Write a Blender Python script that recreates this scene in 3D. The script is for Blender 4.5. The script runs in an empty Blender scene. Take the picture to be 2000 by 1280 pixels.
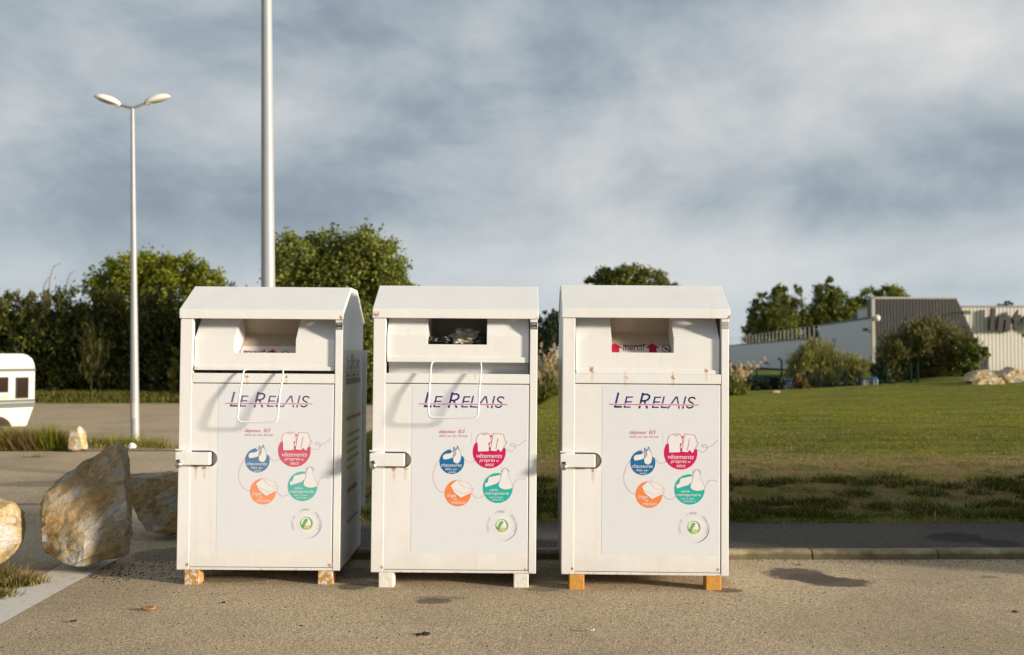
import bpy, bmesh, math, random
import numpy as np
from mathutils import Vector, Matrix, noise
C = bpy.context.scene.collection
R = math.radians
random.seed(7)
FPX, CAMZ, TILT = 1944.0, 1.6, R(1.71)

def at(px, py, Y):
    """pixel of the 2000x1280 photograph at distance Y -> world point"""
    u, v = (px-1000)/FPX, (640-py)/FPX
    dy = math.cos(TILT)-v*math.sin(TILT); dz = math.sin(TILT)+v*math.cos(TILT)
    return Vector((u*Y/dy, Y, CAMZ+Y*dz/dy))
def sm(a, b, x):
    t = min(1, max(0, (x-a)/(b-a))); return t*t*(3-2*t)

# ---------------------------------------------------------------- materials
class NT:
    def __init__(s, name):
        s.m = bpy.data.materials.new(name); s.m.use_nodes = True
        s.t = s.m.node_tree; s.b = s.t.nodes['Principled BSDF']; s.out = s.t.nodes['Material Output']
    def n(s, typ, **kw):
        nd = s.t.nodes.new('ShaderNode'+typ)
        for k, v in kw.items():
            if k[0] == '_': setattr(nd, k[1:], v)
            else: s.set(nd.inputs[int(k[1:])] if k[0] == 'i' and k[1:].isdigit() else nd.inputs[k.replace('_', ' ')], v)
        return nd
    def set(s, sock, v):
        if isinstance(v, bpy.types.NodeSocket): s.t.links.new(v, sock)
        else: sock.default_value = v
    def math(s, op, a, b=0.0, clamp=False):
        return s.n('Math', _operation=op, _use_clamp=clamp, i0=a, i1=b).outputs[0]
    def ramp(s, fac, stops, interp='LINEAR'):
        nd = s.n('ValToRGB', Fac=fac); cr = nd.color_ramp; cr.interpolation = interp
        while len(cr.elements) < len(stops): cr.elements.new(0.5)
        for e, (p, c) in zip(cr.elements, stops):
            e.position = p; e.color = c if len(c) == 4 else (*c, 1)
        return nd.outputs[0]
    def rng(s, fac, a, b, c=0., d=1.):
        return s.n('MapRange', _interpolation_type='SMOOTHSTEP', Value=fac, From_Min=a, From_Max=b, To_Min=c, To_Max=d).outputs[0]
    def mix(s, fac, a, b, mode='MIX'):
        nd = s.n('Mix', _data_type='RGBA', _blend_type=mode)
        s.set(nd.inputs[0], fac)
        for i, v in ((6, a), (7, b)):
            s.set(nd.inputs[i], v if isinstance(v, bpy.types.NodeSocket) else (*v, 1))
        return nd.outputs[2]
    def coord(s, scale=None):
        c = s.n('TexCoord').outputs['Object']
        if scale: c = s.n('Mapping', Vector=c, Scale=scale).outputs[0]
        return c
    def noise(s, vec, scale, detail=4, rough=.55, dist=0):
        return s.n('TexNoise', Vector=vec, Scale=scale, Detail=detail, Roughness=rough, Distortion=dist).outputs[0]
    def vor(s, vec, scale, out=0, feat='F1'):
        return s.n('TexVoronoi', _feature=feat, Vector=vec, Scale=scale).outputs[out]
    def bump(s, h, strength=.5, dist=.01, normal=None):
        nd = s.n('Bump', Height=h, Strength=strength, Distance=dist)
        if normal: s.set(nd.inputs['Normal'], normal)
        s.set(s.b.inputs['Normal'], nd.outputs[0]); return nd.outputs[0]
    def col(s, c): s.set(s.b.inputs['Base Color'], c if isinstance(c, bpy.types.NodeSocket) else (*c, 1))
    def rough(s, v): s.set(s.b.inputs['Roughness'], v)

def plain(name, col, rough=.5, metal=0, var=.12, scale=12, spec=.5, emit=None):
    k = NT(name); c = k.coord(); f = k.noise(c, scale, 5)
    k.col(k.mix(f, tuple(x*(1-var) for x in col), tuple(min(1, x*(1+var)) for x in col)))
    k.rough(rough); k.b.inputs['Metallic'].default_value = metal
    k.b.inputs['Specular IOR Level'].default_value = spec
    return k.m
MATS = {}
def M(name, *a, **k):
    if name not in MATS: MATS[name] = plain(name, *a, **k)
    return MATS[name]

def paint_mat(name, spots, seed, tint=(.785, .79, .79)):
    """white enamel with rust at given local spots and at the bottom rim, faint dirt and drip streaks"""
    k = NT(name); c = k.n('TexCoord').outputs['Object']
    off = k.n('Mapping', Vector=c, Location=(seed*3.1, seed*1.7, seed)).outputs[0]
    f = k.noise(off, 3, 6)
    base = k.mix(f, tuple(x*.95 for x in tint), tuple(min(1, x*1.04) for x in tint))
    st = k.noise(k.n('Mapping', Vector=off, Scale=(26, 26, 1.1)).outputs[0], 1, 4)
    base = k.mix(k.rng(st, .57, .8, 0, .24), base, (.58, .51, .40))
    sp = k.vor(off, 30); fine = k.noise(off, 9, 3)
    base = k.mix(k.math('MULTIPLY', k.rng(sp, .13, .05), k.rng(fine, .60, .68, 0, .75)), base, (.16, .13, .10))
    n2 = k.noise(off, 45, 5, .65)
    z = k.n('SeparateXYZ', Vector=c).outputs[2]
    m = k.math('MULTIPLY', k.rng(z, .122, .098), k.rng(n2, .50, .68, 0, .7)); st_ = k.math('MULTIPLY', f, 0.0)
    for (x, y, zz, r) in spots:
        d = k.n('VectorMath', _operation='DISTANCE', i0=c, i1=(x, y, zz)).outputs['Value']
        d = k.math('ADD', d, k.math('MULTIPLY', k.math('SUBTRACT', n2, .5), r*3.2))
        m = k.math('MAXIMUM', m, k.rng(d, r*.95, r*.1, 0, .9))
        if zz < 1.6 and zz > .3:      # rust bleeding down below the spot
            v = k.n('VectorMath', _operation='SUBTRACT', i0=c, i1=(x, y, zz-.045)).outputs[0]
            v = k.n('VectorMath', _operation='MULTIPLY', i0=v, i1=(3.4, 1, .9)).outputs[0]
            d = k.math('ADD', k.n('VectorMath', _operation='LENGTH', i0=v).outputs['Value'], k.math('MULTIPLY', k.math('SUBTRACT', n2, .5), .03))
            st_ = k.math('MAXIMUM', st_, k.rng(d, .055, .01, 0, .42))
    zl = k.math('ADD', z, k.math('MULTIPLY', k.math('SUBTRACT', k.noise(off, 7, 5, .65), .5), .7))
    base = k.mix(k.rng(zl, .45, .08, 0, .22), base, (.52, .45, .35))
    rust = k.mix(k.noise(off, 70, 3), (.20, .065, .02), (.50, .22, .06))
    base = k.mix(st_, base, (.62, .36, .12))
    k.col(k.mix(m, base, rust)); k.rough(k.rng(k.math('ADD', m, k.math('MULTIPLY', f, .3)), 0, 1, .28, .8))
    k.b.inputs['Coat Weight'].default_value = .25; k.b.inputs['Coat Roughness'].default_value = .12
    k.bump(k.noise(off, 2.2, 3), .3, .02)
    return k.m

def foot_mat(name, a, b, lo, hi):
    k = NT(name); c = k.coord(); n1 = k.noise(c, 28, 6, .7)
    k.col(k.mix(k.rng(n1, lo, hi), k.mix(k.noise(c, 60, 4), tuple(x*.6 for x in a), a), b)); k.rough(.85)
    k.bump(n1, .6, .01); return k.m

def leaf_mat(name, c1, c2, c3, trans=.25):
    k = NT(name)
    r = k.n('NewGeometry').outputs['Random Per Island']
    big = k.noise(k.coord(), .55, 3)
    col = k.ramp(k.math('ADD', k.math('MULTIPLY', r, .6), k.math('MULTIPLY', big, .45)), [(.15, c1), (.5, c2), (.95, c3)])
    k.col(col); k.rough(.55); k.b.inputs['Specular IOR Level'].default_value = .3
    tr = k.n('BsdfTranslucent', Color=col)
    mx = k.n('MixShader', Fac=trans); k.t.links.new(k.b.outputs[0], mx.inputs[1]); k.t.links.new(tr.outputs[0], mx.inputs[2])
    k.t.links.new(mx.outputs[0], k.out.inputs[0]); return k.m

def bark_mat():
    k = NT('bark'); c = k.coord((6, 6, 1.2)); n1 = k.noise(c, 3, 6)
    k.col(k.mix(n1, (.05, .038, .025), (.17, .135, .10))); k.rough(.9); k.bump(n1, .8, .03); return k.m

def rock_mat(name, warm=1.0, lite=1.0):
    k = NT(name); c = k.coord()
    bed = k.n('Mapping', Vector=c, Rotation=(.35, .75, .2)).outputs[0]; bed = k.n('Mapping', Vector=bed, Scale=(1.2, 1.2, 2.7)).outputs[0]
    a = k.noise(bed, 2.1, 9, .62, .25); b = k.noise(c, 4.2, 8, .68); g = k.noise(c, 34, 6, .75); fl = k.noise(bed, 9, 8, .75)
    L = lambda r, gg, bb: (r*lite, gg*lite, bb*lite)
    col = k.ramp(a, [(.28, L(.17, .12, .06)), (.40, L(.38, .25, .10)), (.47, L(.25, .19, .11)), (.53, L(.42, .32, .17)), (.59, L(.30, .29, .27)), (.66, L(.52, .49, .44)), (.76, L(.26, .25, .24))])
    col = k.mix(k.rng(b, .56, .64, 0, .7*warm), col, L(.52, .26, .06))
    col = k.mix(k.rng(b, .44, .38, 0, .85), col, L(.38, .38, .39))
    col = k.mix(k.rng(fl, .55, .72, 0, .55), col, L(.58, .53, .45))
    col = k.mix(k.rng(fl, .42, .35, 0, .8), col, L(.12, .085, .045))
    wv = k.n('VectorMath', _operation='ADD', i0=bed, i1=k.n('VectorMath', _operation='SCALE', i0=k.n('TexNoise', Vector=c, Scale=5.0, Detail=4.0).outputs['Color'], Scale=.25).outputs[0]).outputs[0]
    ck = k.vor(wv, 1.5, 0, 'DISTANCE_TO_EDGE'); crack = k.math('MULTIPLY', k.rng(ck, .016, .002), k.rng(k.noise(c, 3.1, 3), .50, .60))
    col = k.mix(k.math('MULTIPLY', crack, .55), col, L(.07, .055, .04))
    col = k.mix(k.rng(g, .55, .75, 0, .5), col, L(.60, .55, .45))
    col = k.mix(k.rng(g, .42, .27, 0, .65), col, L(.08, .06, .04))
    k.col(col); k.rough(.88); k.b.inputs['Specular IOR Level'].default_value = .3
    n = k.bump(g, .7, .02); n = k.bump(fl, .8, .03, n); n = k.bump(b, .7, .06, n); k.bump(k.math('MULTIPLY', crack, -1.0), .5, .02, n); return k.m

# ---------------------------------------------------------------- mesh builder
class MB:
    def __init__(s): s.v = []; s.f = []; s.mi = []
    def add(s, vs, fs, mi=0):
        o = len(s.v); s.v += [tuple(v) for v in vs]
        for f in fs: s.f.append([i+o for i in f]); s.mi.append(mi)
    def box(s, x0, x1, y0, y1, z0, z1, mi=0):
        s.add([(x, y, z) for z in (z0, z1) for y in (y0, y1) for x in (x0, x1)],
              [(0, 2, 3, 1), (4, 5, 7, 6), (0, 1, 5, 4), (2, 6, 7, 3), (0, 4, 6, 2), (1, 3, 7, 5)], mi)
    def prism(s, pts, axis, a0, a1, mi=0):
        """polygon pts in the two other axes extruded along axis from a0 to a1"""
        def P(p, a):
            return (a, p[0], p[1]) if axis == 0 else (p[0], a, p[1]) if axis == 1 else (p[0], p[1], a)
        n = len(pts)
        s.add([P(p, a0) for p in pts]+[P(p, a1) for p in pts],
              [tuple(range(n)), tuple(range(2*n-1, n-1, -1))]+[(i, i+n, (i+1) % n+n, (i+1) % n) for i in range(n)], mi)
    def tube(s, pts, r, seg=8, mi=0, cap=True):
        pts = [Vector(p) for p in pts]; rs = r if isinstance(r, (list, tuple)) else [r]*len(pts)
        vs = []; up = None
        for i, p in enumerate(pts):
            d = (pts[min(i+1, len(pts)-1)]-pts[max(i-1, 0)]).normalized()
            if up is None:
                up = Vector((0, 0, 1)) if abs(d.z) < .9 else Vector((0, 1, 0))
            a = d.cross(up).normalized(); b = a.cross(d).normalized(); up = b
            vs += [p+(a*math.cos(2*math.pi*k/seg)+b*math.sin(2*math.pi*k/seg))*rs[i] for k in range(seg)]
        fs = [(i*seg+k, i*seg+(k+1) % seg, (i+1)*seg+(k+1) % seg, (i+1)*seg+k) for i in range(len(pts)-1) for k in range(seg)]
        if cap: fs += [tuple(range(seg-1, -1, -1)), tuple(range((len(pts)-1)*seg, len(pts)*seg))]
        s.add(vs, fs, mi)
    def ball(s, c, r, mi=0, seg=14, rings=9, sc=(1, 1, 1)):
        vs = [(c[0]+r*sc[0]*math.sin(math.pi*i/rings)*math.cos(2*math.pi*k/seg), c[1]+r*sc[1]*math.sin(math.pi*i/rings)*math.sin(2*math.pi*k/seg), c[2]+r*sc[2]*math.cos(math.pi*i/rings)) for i in range(rings+1) for k in range(seg)]
        s.add(vs, [(i*seg+k, (i+1)*seg+k, (i+1)*seg+(k+1) % seg, i*seg+(k+1) % seg) for i in range(rings) for k in range(seg)], mi)
    def build(s, name, mats, parent=None, smooth=False, bevel=0, solid=0):
        me = bpy.data.meshes.new(name); me.from_pydata(s.v, [], s.f)
        for m in (mats if isinstance(mats, (list, tuple)) else [mats]): me.materials.append(m)
        me.polygons.foreach_set('material_index', s.mi)
        bm = bmesh.new(); bm.from_mesh(me); bmesh.ops.remove_doubles(bm, verts=bm.verts, dist=1e-6)
        if not solid: bmesh.ops.recalc_face_normals(bm, faces=bm.faces)
        bm.to_mesh(me); bm.free()
        o = bpy.data.objects.new(name, me); C.objects.link(o)
        if parent: o.parent = parent
        if smooth:
            me.polygons.foreach_set('use_smooth', [True]*len(me.polygons))
            if smooth == 'angle': me.set_sharp_from_angle(angle=R(35))
        if solid:
            md = o.modifiers.new('solid', 'SOLIDIFY'); md.thickness = solid; md.offset = 0
        if bevel:
            md = o.modifiers.new('bevel', 'BEVEL'); md.width = bevel; md.segments = 2; md.limit_method = 'ANGLE'; md.angle_limit = R(40)
        return o
def np_mesh(name, verts, faces, mats, parent=None, mi=None):
    """verts (n,3) numpy, faces (m,k) numpy of one size"""
    me = bpy.data.meshes.new(name); k = faces.shape[1]
    me.vertices.add(len(verts)); me.vertices.foreach_set('co', verts.astype(np.float32).ravel())
    me.loops.add(faces.size); me.loops.foreach_set('vertex_index', faces.astype(np.int32).ravel())
    me.polygons.add(len(faces)); me.polygons.foreach_set('loop_start', np.arange(0, faces.size, k, dtype=np.int32))
    for m in (mats if isinstance(mats, (list, tuple)) else [mats]): me.materials.append(m)
    if mi is not None: me.polygons.foreach_set('material_index', mi.astype(np.int32))
    me.update(calc_edges=True); me.validate()
    o = bpy.data.objects.new(name, me); C.objects.link(o)
    if parent: o.parent = parent
    return o
def tag(o, label=None, cat=None, group=None, kind=None):
    if label: o['label'] = label
    if cat: o['category'] = cat
    if group: o['group'] = group
    if kind: o['kind'] = kind
    return o
def empty(name, loc, label=None, cat=None, group=None, rot=(0, 0, 0)):
    o = bpy.data.objects.new(name, None); C.objects.link(o); o.location = loc; o.rotation_euler = rot; o.empty_display_size = .2
    return tag(o, label, cat, group)
_txt = {}
def text_geo(s, bold=0.0, shear=0.0):
    key = (s, bold, shear)
    if key not in _txt:
        cu = bpy.data.curves.new('lettering', 'FONT'); cu.body = s; cu.size = 1; cu.shear = shear; cu.offset = bold; cu.resolution_u = 4; cu.fill_mode = 'FRONT'
        ob = bpy.data.objects.new('lettering', cu); C.objects.link(ob)
        dg = bpy.context.evaluated_depsgraph_get(); me = bpy.data.meshes.new_from_object(ob.evaluated_get(dg))
        vs = [(v.co.x, v.co.y) for v in me.vertices]; fs = [tuple(p.vertices) for p in me.polygons]
        bpy.data.objects.remove(ob); bpy.data.curves.remove(cu); bpy.data.meshes.remove(me)
        _txt[key] = (vs, fs)
    return _txt[key]

# ---------------------------------------------------------------- camera, world, sun
cam = bpy.data.cameras.new('camera'); co = bpy.data.objects.new('camera', cam); C.objects.link(co)
co.location = (0, 0, CAMZ); co.rotation_euler = (R(90)+TILT, 0, 0)
cam.lens = 35; cam.sensor_width = 36; cam.clip_end = 3000; cam.clip_start = .05
cam.dof.use_dof = True; cam.dof.focus_distance = 7.1; cam.dof.aperture_fstop = 1.9; cam.dof.aperture_blades = 0
sc = bpy.context.scene; sc.camera = co
sc.view_settings.view_transform = 'Standard'; sc.view_settings.look = 'None'; sc.view_settings.exposure = 0.45; sc.view_settings.gamma = 1

SUN_EL, SUN_ROT = R(11), R(113)
SD = Vector((math.sin(SUN_ROT)*math.cos(SUN_EL), math.cos(SUN_ROT)*math.cos(SUN_EL), math.sin(SUN_EL)))
sl = bpy.data.lights.new('sun', 'SUN'); sl.energy = 5.0; sl.angle = R(7); sl.color = (1, .86, .68)
so = bpy.data.objects.new('sun', sl); C.objects.link(so); so.rotation_euler = (-SD).to_track_quat('-Z', 'Y').to_euler()

w = bpy.data.worlds.new('World'); sc.world = w; w.use_nodes = True
k = NT.__new__(NT); k.t = w.node_tree; bg = k.t.nodes['Background']
sky = k.n('TexSky', _sky_type='NISHITA', _sun_disc=False, _sun_elevation=SUN_EL, _sun_rotation=SUN_ROT, _air_density=1.0, _dust_density=1.5)
gen = k.n('TexCoord').outputs['Generated']
sep = k.n('SeparateXYZ', Vector=gen)
SKO = (3.1, 1.9, .4)
d1 = k.n('Mapping', Vector=gen, Location=SKO, Rotation=(0, .14, 0), Scale=(1, 1, 2.2)).outputs[0]
n1 = k.noise(d1, 2.4, 5, .5, .3)
n2 = k.noise(k.n('Mapping', Vector=gen, Location=(SKO[0]+4, SKO[1]+2, SKO[2]), Rotation=(0, .18, 0), Scale=(1, 1, 1.7)).outputs[0], 6.5, 10, .60, .25)
mixn = k.math('ADD', k.math('MULTIPLY', n1, .60), k.math('MULTIPLY', n2, .40))
# broad cloud masses: (azimuth slope, elevation slope, half widths, tilt, thicker - / thinner +)
yy_ = k.math('MAXIMUM', k.math('ABSOLUTE', sep.outputs[1]), .25)
uv = k.n('CombineXYZ', X=k.math('DIVIDE', sep.outputs[0], yy_), Y=k.math('DIVIDE', sep.outputs[2], yy_), Z=0.0).outputs[0]
for (u, v, ru, rv, tl, am) in ((.38, .172, .30, .075, .10, -.17), (.22, .28, .28, .10, .1, .055), (.17, .085, .50, .055, .03, .105), (-.10, .20, .34, .10, .15, -.035), (-.42, .15, .36, .14, 0, -.05), (.46, .33, .25, .07, 0, .045), (-.38, .32, .30, .09, .1, -.06), (.46, .065, .10, .022, 0, -.10)):
    mp = k.n('Mapping', _vector_type='TEXTURE', Vector=uv, Location=(u, v, 0), Rotation=(0, 0, tl), Scale=(ru, rv, 1)).outputs[0]
    ln = k.n('VectorMath', _operation='LENGTH', i0=mp).outputs['Value']
    mixn = k.math('ADD', mixn, k.rng(ln, 1.25, .0, 0, am))
clouds = k.ramp(mixn, [(.33, (1.75, 2.25, 2.75)), (.42, (2.5, 3.05, 3.5)), (.48, (3.3, 3.78, 4.12)), (.55, (4.2, 4.5, 4.75)), (.62, (5.0, 5.15, 5.25)), (.70, (5.9, 5.85, 5.75))])
lowglow = k.rng(sep.outputs[2], .17, .02)
clouds = k.mix(k.math('MULTIPLY', lowglow, .55), clouds, (5.1, 5.6, 5.9))
cover = k.rng(mixn, .25, .42, .86, .98)
skyc = k.mix(cover, sky.outputs[0], clouds)
# sky above the view is darkened to lower the ambient light
skyc = k.mix(k.rng(sep.outputs[2], .40, .70, 0, .5), skyc, (1.2, 1.4, 1.6))
k.t.links.new(skyc, bg.inputs['Color']); bg.inputs['Strength'].default_value = .092

# ---------------------------------------------------------------- ground surfaces
def asphalt(name, c_lo, c_hi, blotches=(), grain=1.0, oil=(.075, .058, .045)):
    k = NT(name); c = k.coord()
    g1 = k.vor(c, 140*grain); g2 = k.noise(c, 80*grain, 4, .7); big = k.noise(c, .55, 5); mid = k.noise(c, 4, 5, .6)
    col = k.mix(k.rng(g2, .32, .68), c_lo, c_hi)
    cell = k.n('TexVoronoi', Vector=c, Scale=110*grain).outputs['Color']
    cs = k.n('SeparateColor', Color=cell).outputs[0]
    col = k.mix(k.rng(cs, .75, .95, 0, .55), col, tuple(min(1, x*1.5) for x in c_hi))
    col = k.mix(k.rng(cs, .25, .05, 0, .6), col, tuple(x*.35 for x in c_lo))
    col = k.mix(k.rng(big, .40, .66, 0, .36), col, tuple(x*.72 for x in c_lo))
    col = k.mix(k.rng(mid, .60, .76, 0, .3), col, tuple(x*.6 for x in c_lo))
    wob = k.noise(c, 9, 5, .7)
    for (x, y, rx, ry, rot, st) in blotches:
        mp = k.n('Mapping', _vector_type='TEXTURE', Vector=c, Location=(x, y, 0), Rotation=(0, 0, rot), Scale=(rx, ry, 1)).outputs[0]
        d = k.n('VectorMath', _operation='LENGTH', i0=mp).outputs['Value']
        d = k.math('ADD', d, k.math('MULTIPLY', k.math('SUBTRACT', wob, .5), .9))
        col = k.mix(k.rng(d, 1.0, .72, 0, st), col, oil)
    k.col(col); k.rough(.88); k.b.inputs['Specular IOR Level'].default_value = .35
    n = k.bump(g1, .6, .007); k.bump(g2, .6, .008, n)
    return k.m
def gp(px, py, z=0):
    """ground pixel -> (x, y) on plane z"""
    v = (640-py)/FPX; s = (math.sin(TILT)+v*math.cos(TILT))/(math.cos(TILT)-v*math.sin(TILT))
    Y = (z-CAMZ)/s; p = at(px, py, Y); return p.x, p.y
def stain(px, py, rpx, rpy, rot=0, st=.8):  # dark ellipse, used for stains and for shade painted into the road
    x, y = gp(px, py); _, y2 = gp(px, py-rpy)
    return (x, y, rpx/FPX*y, abs(y2-y), rot, st)
STAINS_SHADE = [stain(1555, 1122, 66, 15, -.18, .9), stain(1632, 1137, 78, 11, -.1, .9), stain(1590, 1130, 60, 11, -.2, .9), stain(845, 1174, 40, 6, 0, .75), stain(690, 1146, 36, 7, 0, .7),
      stain(1060, 1150, 42, 6, 0, .45), stain(1420, 1153, 34, 5, 0, .7), stain(1930, 1127, 20, 3, 0, .5), stain(860, 1168, 60, 4, 0, .4),
      stain(330, 1083, 80, 16, 0, .6), stain(440, 1130, 110, 9, 0, .5), stain(700, 1120, 50, 12, 0, .4), stain(80, 945, 95, 7, 0, .45), stain(40, 985, 60, 2.5, .02, .6)]  # shade painted around the left bank and as the wide far streak
road_m = asphalt('road asphalt', (.27, .21, .135), (.64, .515, .345), STAINS_SHADE)
walk_m = asphalt('footpath tarmac', (.045, .037, .030), (.15, .127, .105), [(3.75, 8.5, .32, .24, .6, .75), (4.0, 8.25, .2, .2, .2, .7)], 1.1, (.012, .011, .011))
park_m = asphalt('car park asphalt', (.34, .26, .165), (.60, .475, .315), [], .5)

def sheet(name, x0, x1, y0, y1, z, mat, nx=1, ny=1, fn=None):
    mb = MB(); xs = np.linspace(x0, x1, nx+1); ys = np.linspace(y0, y1, ny+1)
    vs = [(x, y, fn(x, y) if fn else z) for y in ys for x in xs]
    mb.add(vs, [(j*(nx+1)+i, j*(nx+1)+i+1, (j+1)*(nx+1)+i+1, (j+1)*(nx+1)+i) for j in range(ny) for i in range(nx)])
    return tag(mb.build(name, mat, smooth=bool(fn)), kind='structure')

def grass_ground(name, dry_band=None):
    k = NT(name); c = k.coord()
    st = k.n('Mapping', Vector=c, Scale=(.55, 1.6, 1)).outputs[0]
    a = k.noise(st, .7, 6, .6); b = k.noise(c, 3.4, 6, .65); f = k.noise(k.n('Mapping', Vector=c, Scale=(1, .5, 1)).outputs[0], 34, 5, .75)
    col = k.mix(k.rng(a, .35, .65), (.075, .11, .004), (.21, .225, .010))
    col = k.mix(k.rng(b, .50, .72, 0, .7), col, (.065, .085, .014))
    col = k.mix(k.rng(b, .42, .28, 0, .55), col, (.33, .26, .09))
    dry = k.rng(k.noise(st, 1.6, 5, .65), .52, .66)
    if dry_band:
        y = k.n('SeparateXYZ', Vector=c).outputs[1]
        band = k.math('MULTIPLY', k.rng(y, 9.3, 9.9), k.rng(y, 14.2, 11.8))
        dry = k.math('MAXIMUM', k.math('MULTIPLY', dry, .35), k.math('MULTIPLY', band, k.rng(b, .62, .42, .15, .95)))
    else: dry = k.math('MULTIPLY', dry, .5)
    col = k.mix(dry, col, (.31, .205, .095))
    col = k.mix(k.rng(f, .35, .7, 0, .55), col, k.mix(.5, col, (.36, .33, .09)))
    col = k.mix(k.rng(f, .47, .3, 0, .6), col, (.015, .017, .005))
    k.col(col); k.rough(.9); k.b.inputs['Specular IOR Level'].default_value = .15
    n = k.bump(f, .9, .05); k.bump(b, .5, .06, n)
    return k.m
k = NT('dry verge earth'); c = k.coord(); n1 = k.noise(c, 1.6, 6, .65); n2 = k.noise(c, 30, 5, .7)
vc = k.mix(k.rng(n1, .42, .6), (.34, .26, .155), (.16, .15, .045)); k.col(k.mix(k.rng(n2, .4, .7, 0, .5), vc, (.45, .36, .22))); k.rough(.95); k.bump(n2, .7, .03); weedy_m = k.m
lawn_m = grass_ground('lawn grass', True); verge_m = grass_ground('verge grass')
far_m = plain('far ground', (.08, .085, .03), .95, var=.3, scale=.2)

sheet('ground', -900, 900, -300, 1500, -.62, far_m)
sheet('road', -45, 40, -10, 17.4, 0, road_m)
sheet('car_park', -70, 30, 18.7, 44.2, -.45, park_m)
def verge_z(x, y):
    return .012+.05*noise.noise((x*.6, y*.9, 3))*sm(17, 17.4, y)-.47*sm(17.35, 18.75, y)
sheet('weedy_verge', -45, 6, 17.0, 19.2, 0, weedy_m, 100, 16, verge_z)
sheet('grass_verge', -70, 30, 44, 62, 0, verge_m, 100, 24, lambda x, y: -.46+.30*sm(44.05, 45.2, y)+.10*noise.noise((x*.5, y*.5, 1)))

LEFT = [(9.0, -2.05), (12, -2.1), (15, -2.9), (18.3, -3.6), (19.6, -3.0), (24, -1.4), (30, -.2), (45, 1.0), (75, 4), (120, 10)]
def left_x(y):
    for (a, xa), (b, xb) in zip(LEFT, LEFT[1:]):
        if y <= b: return xa+(xb-xa)*(y-a)/(b-a)
    return LEFT[-1][1]
def lawn_z(x, y):
    bank = .055+.045*sm(9.2, 9.42, y)+.26*sm(9.3, 11.6, y)
    rise = .10+.50*sm(8, 22, x)
    z = bank+(rise-bank)*sm(13, 40, y)
    if y > 42:
        lowz = z-(.75 if x < 30 else .3)*sm(42, 58, y); highz = z-.50*sm(42, 90, y)
        z = lowz+(highz-lowz)*sm(20.5, 25.5, x)
    z += .035*sm(9.4, 11, y)*noise.noise((x*.35, y*.35, 5))+.018*noise.noise((x*1.3, y*1.3, 2))*sm(9.3, 10, y)
    e = sm(0, 1.2, x-left_x(y)); base = .010 if y < 17.4 else -.44
    return base+(z-base)*e
mb = MB()
ys = list(np.linspace(9.19, 16, 46))+list(np.linspace(16.3, 46, 60))+list(np.linspace(47, 112, 44)); NX = 110
for j, y in enumerate(ys):
    l = left_x(y); r = 26+y*.8
    for i in range(NX+1):
        x = l+(r-l)*(i/NX)**1.35; mb.v.append((x, y, lawn_z(x, y)))
for j in range(len(ys)-1):
    for i in range(NX):
        a = j*(NX+1)+i; mb.f.append([a, a+1, a+NX+2, a+NX+1]); mb.mi.append(0)
lawn = tag(mb.build('lawn', lawn_m, smooth=True), kind='structure')

# kerb and footpath
k = NT('kerb concrete'); c = k.coord(); n1 = k.noise(c, 5, 6, .65); n2 = k.noise(c, 60, 4, .7)
kc = k.mix(k.rng(n1, .35, .7), (.17, .14, .075), (.38, .32, .20)); kz = k.n('SeparateXYZ', Vector=c).outputs[2]; kc = k.mix(k.rng(k.math('ADD', kz, k.math('MULTIPLY', k.math('SUBTRACT', n1, .5), .05)), .062, .03, 0, .7), kc, (.085, .072, .035)); kc = k.mix(k.rng(n2, .5, .75, 0, .6), kc, (.14, .12, .07))
k.col(kc); k.rough(.9); k.bump(n2, .5, .01); kerb_m = k.m
mb = MB(); x = -2.62
while x < 22:
    z1 = .075+random.uniform(-.003, .003); y0 = 7.93+random.uniform(-.006, .006)
    mb.prism([(y0, -.05), (y0+.105, -.05), (y0+.105, z1), (y0+.025, z1), (y0, z1-.025)], 0, x, x+.992); x += 1.0
tag(mb.build('kerb', kerb_m, bevel=.006), kind='structure')
mb = MB(); mb.box(-2.62, 22, 8.046, 9.35, -.05, .070)
tag(mb.build('footpath', walk_m), kind='structure')
# worn white line
k = NT('worn white paint'); c = k.coord(); n1 = k.noise(c, 14, 6, .7)
k.col(k.mix(k.rng(n1, .26, .48), (.40, .36, .29), (.64, .61, .55))); k.rough(.85); k.bump(k.noise(c, 110, 4, .7), .3, .005)
mb = MB(); mb.add([(-3.26, 4.6, .004), (-3.02, 4.6, .004), (-3.13, 8.2, .004), (-3.50, 8.2, .004)], [(0, 1, 2, 3)])
tag(mb.build('road_marking', k.m), kind='structure')

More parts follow.
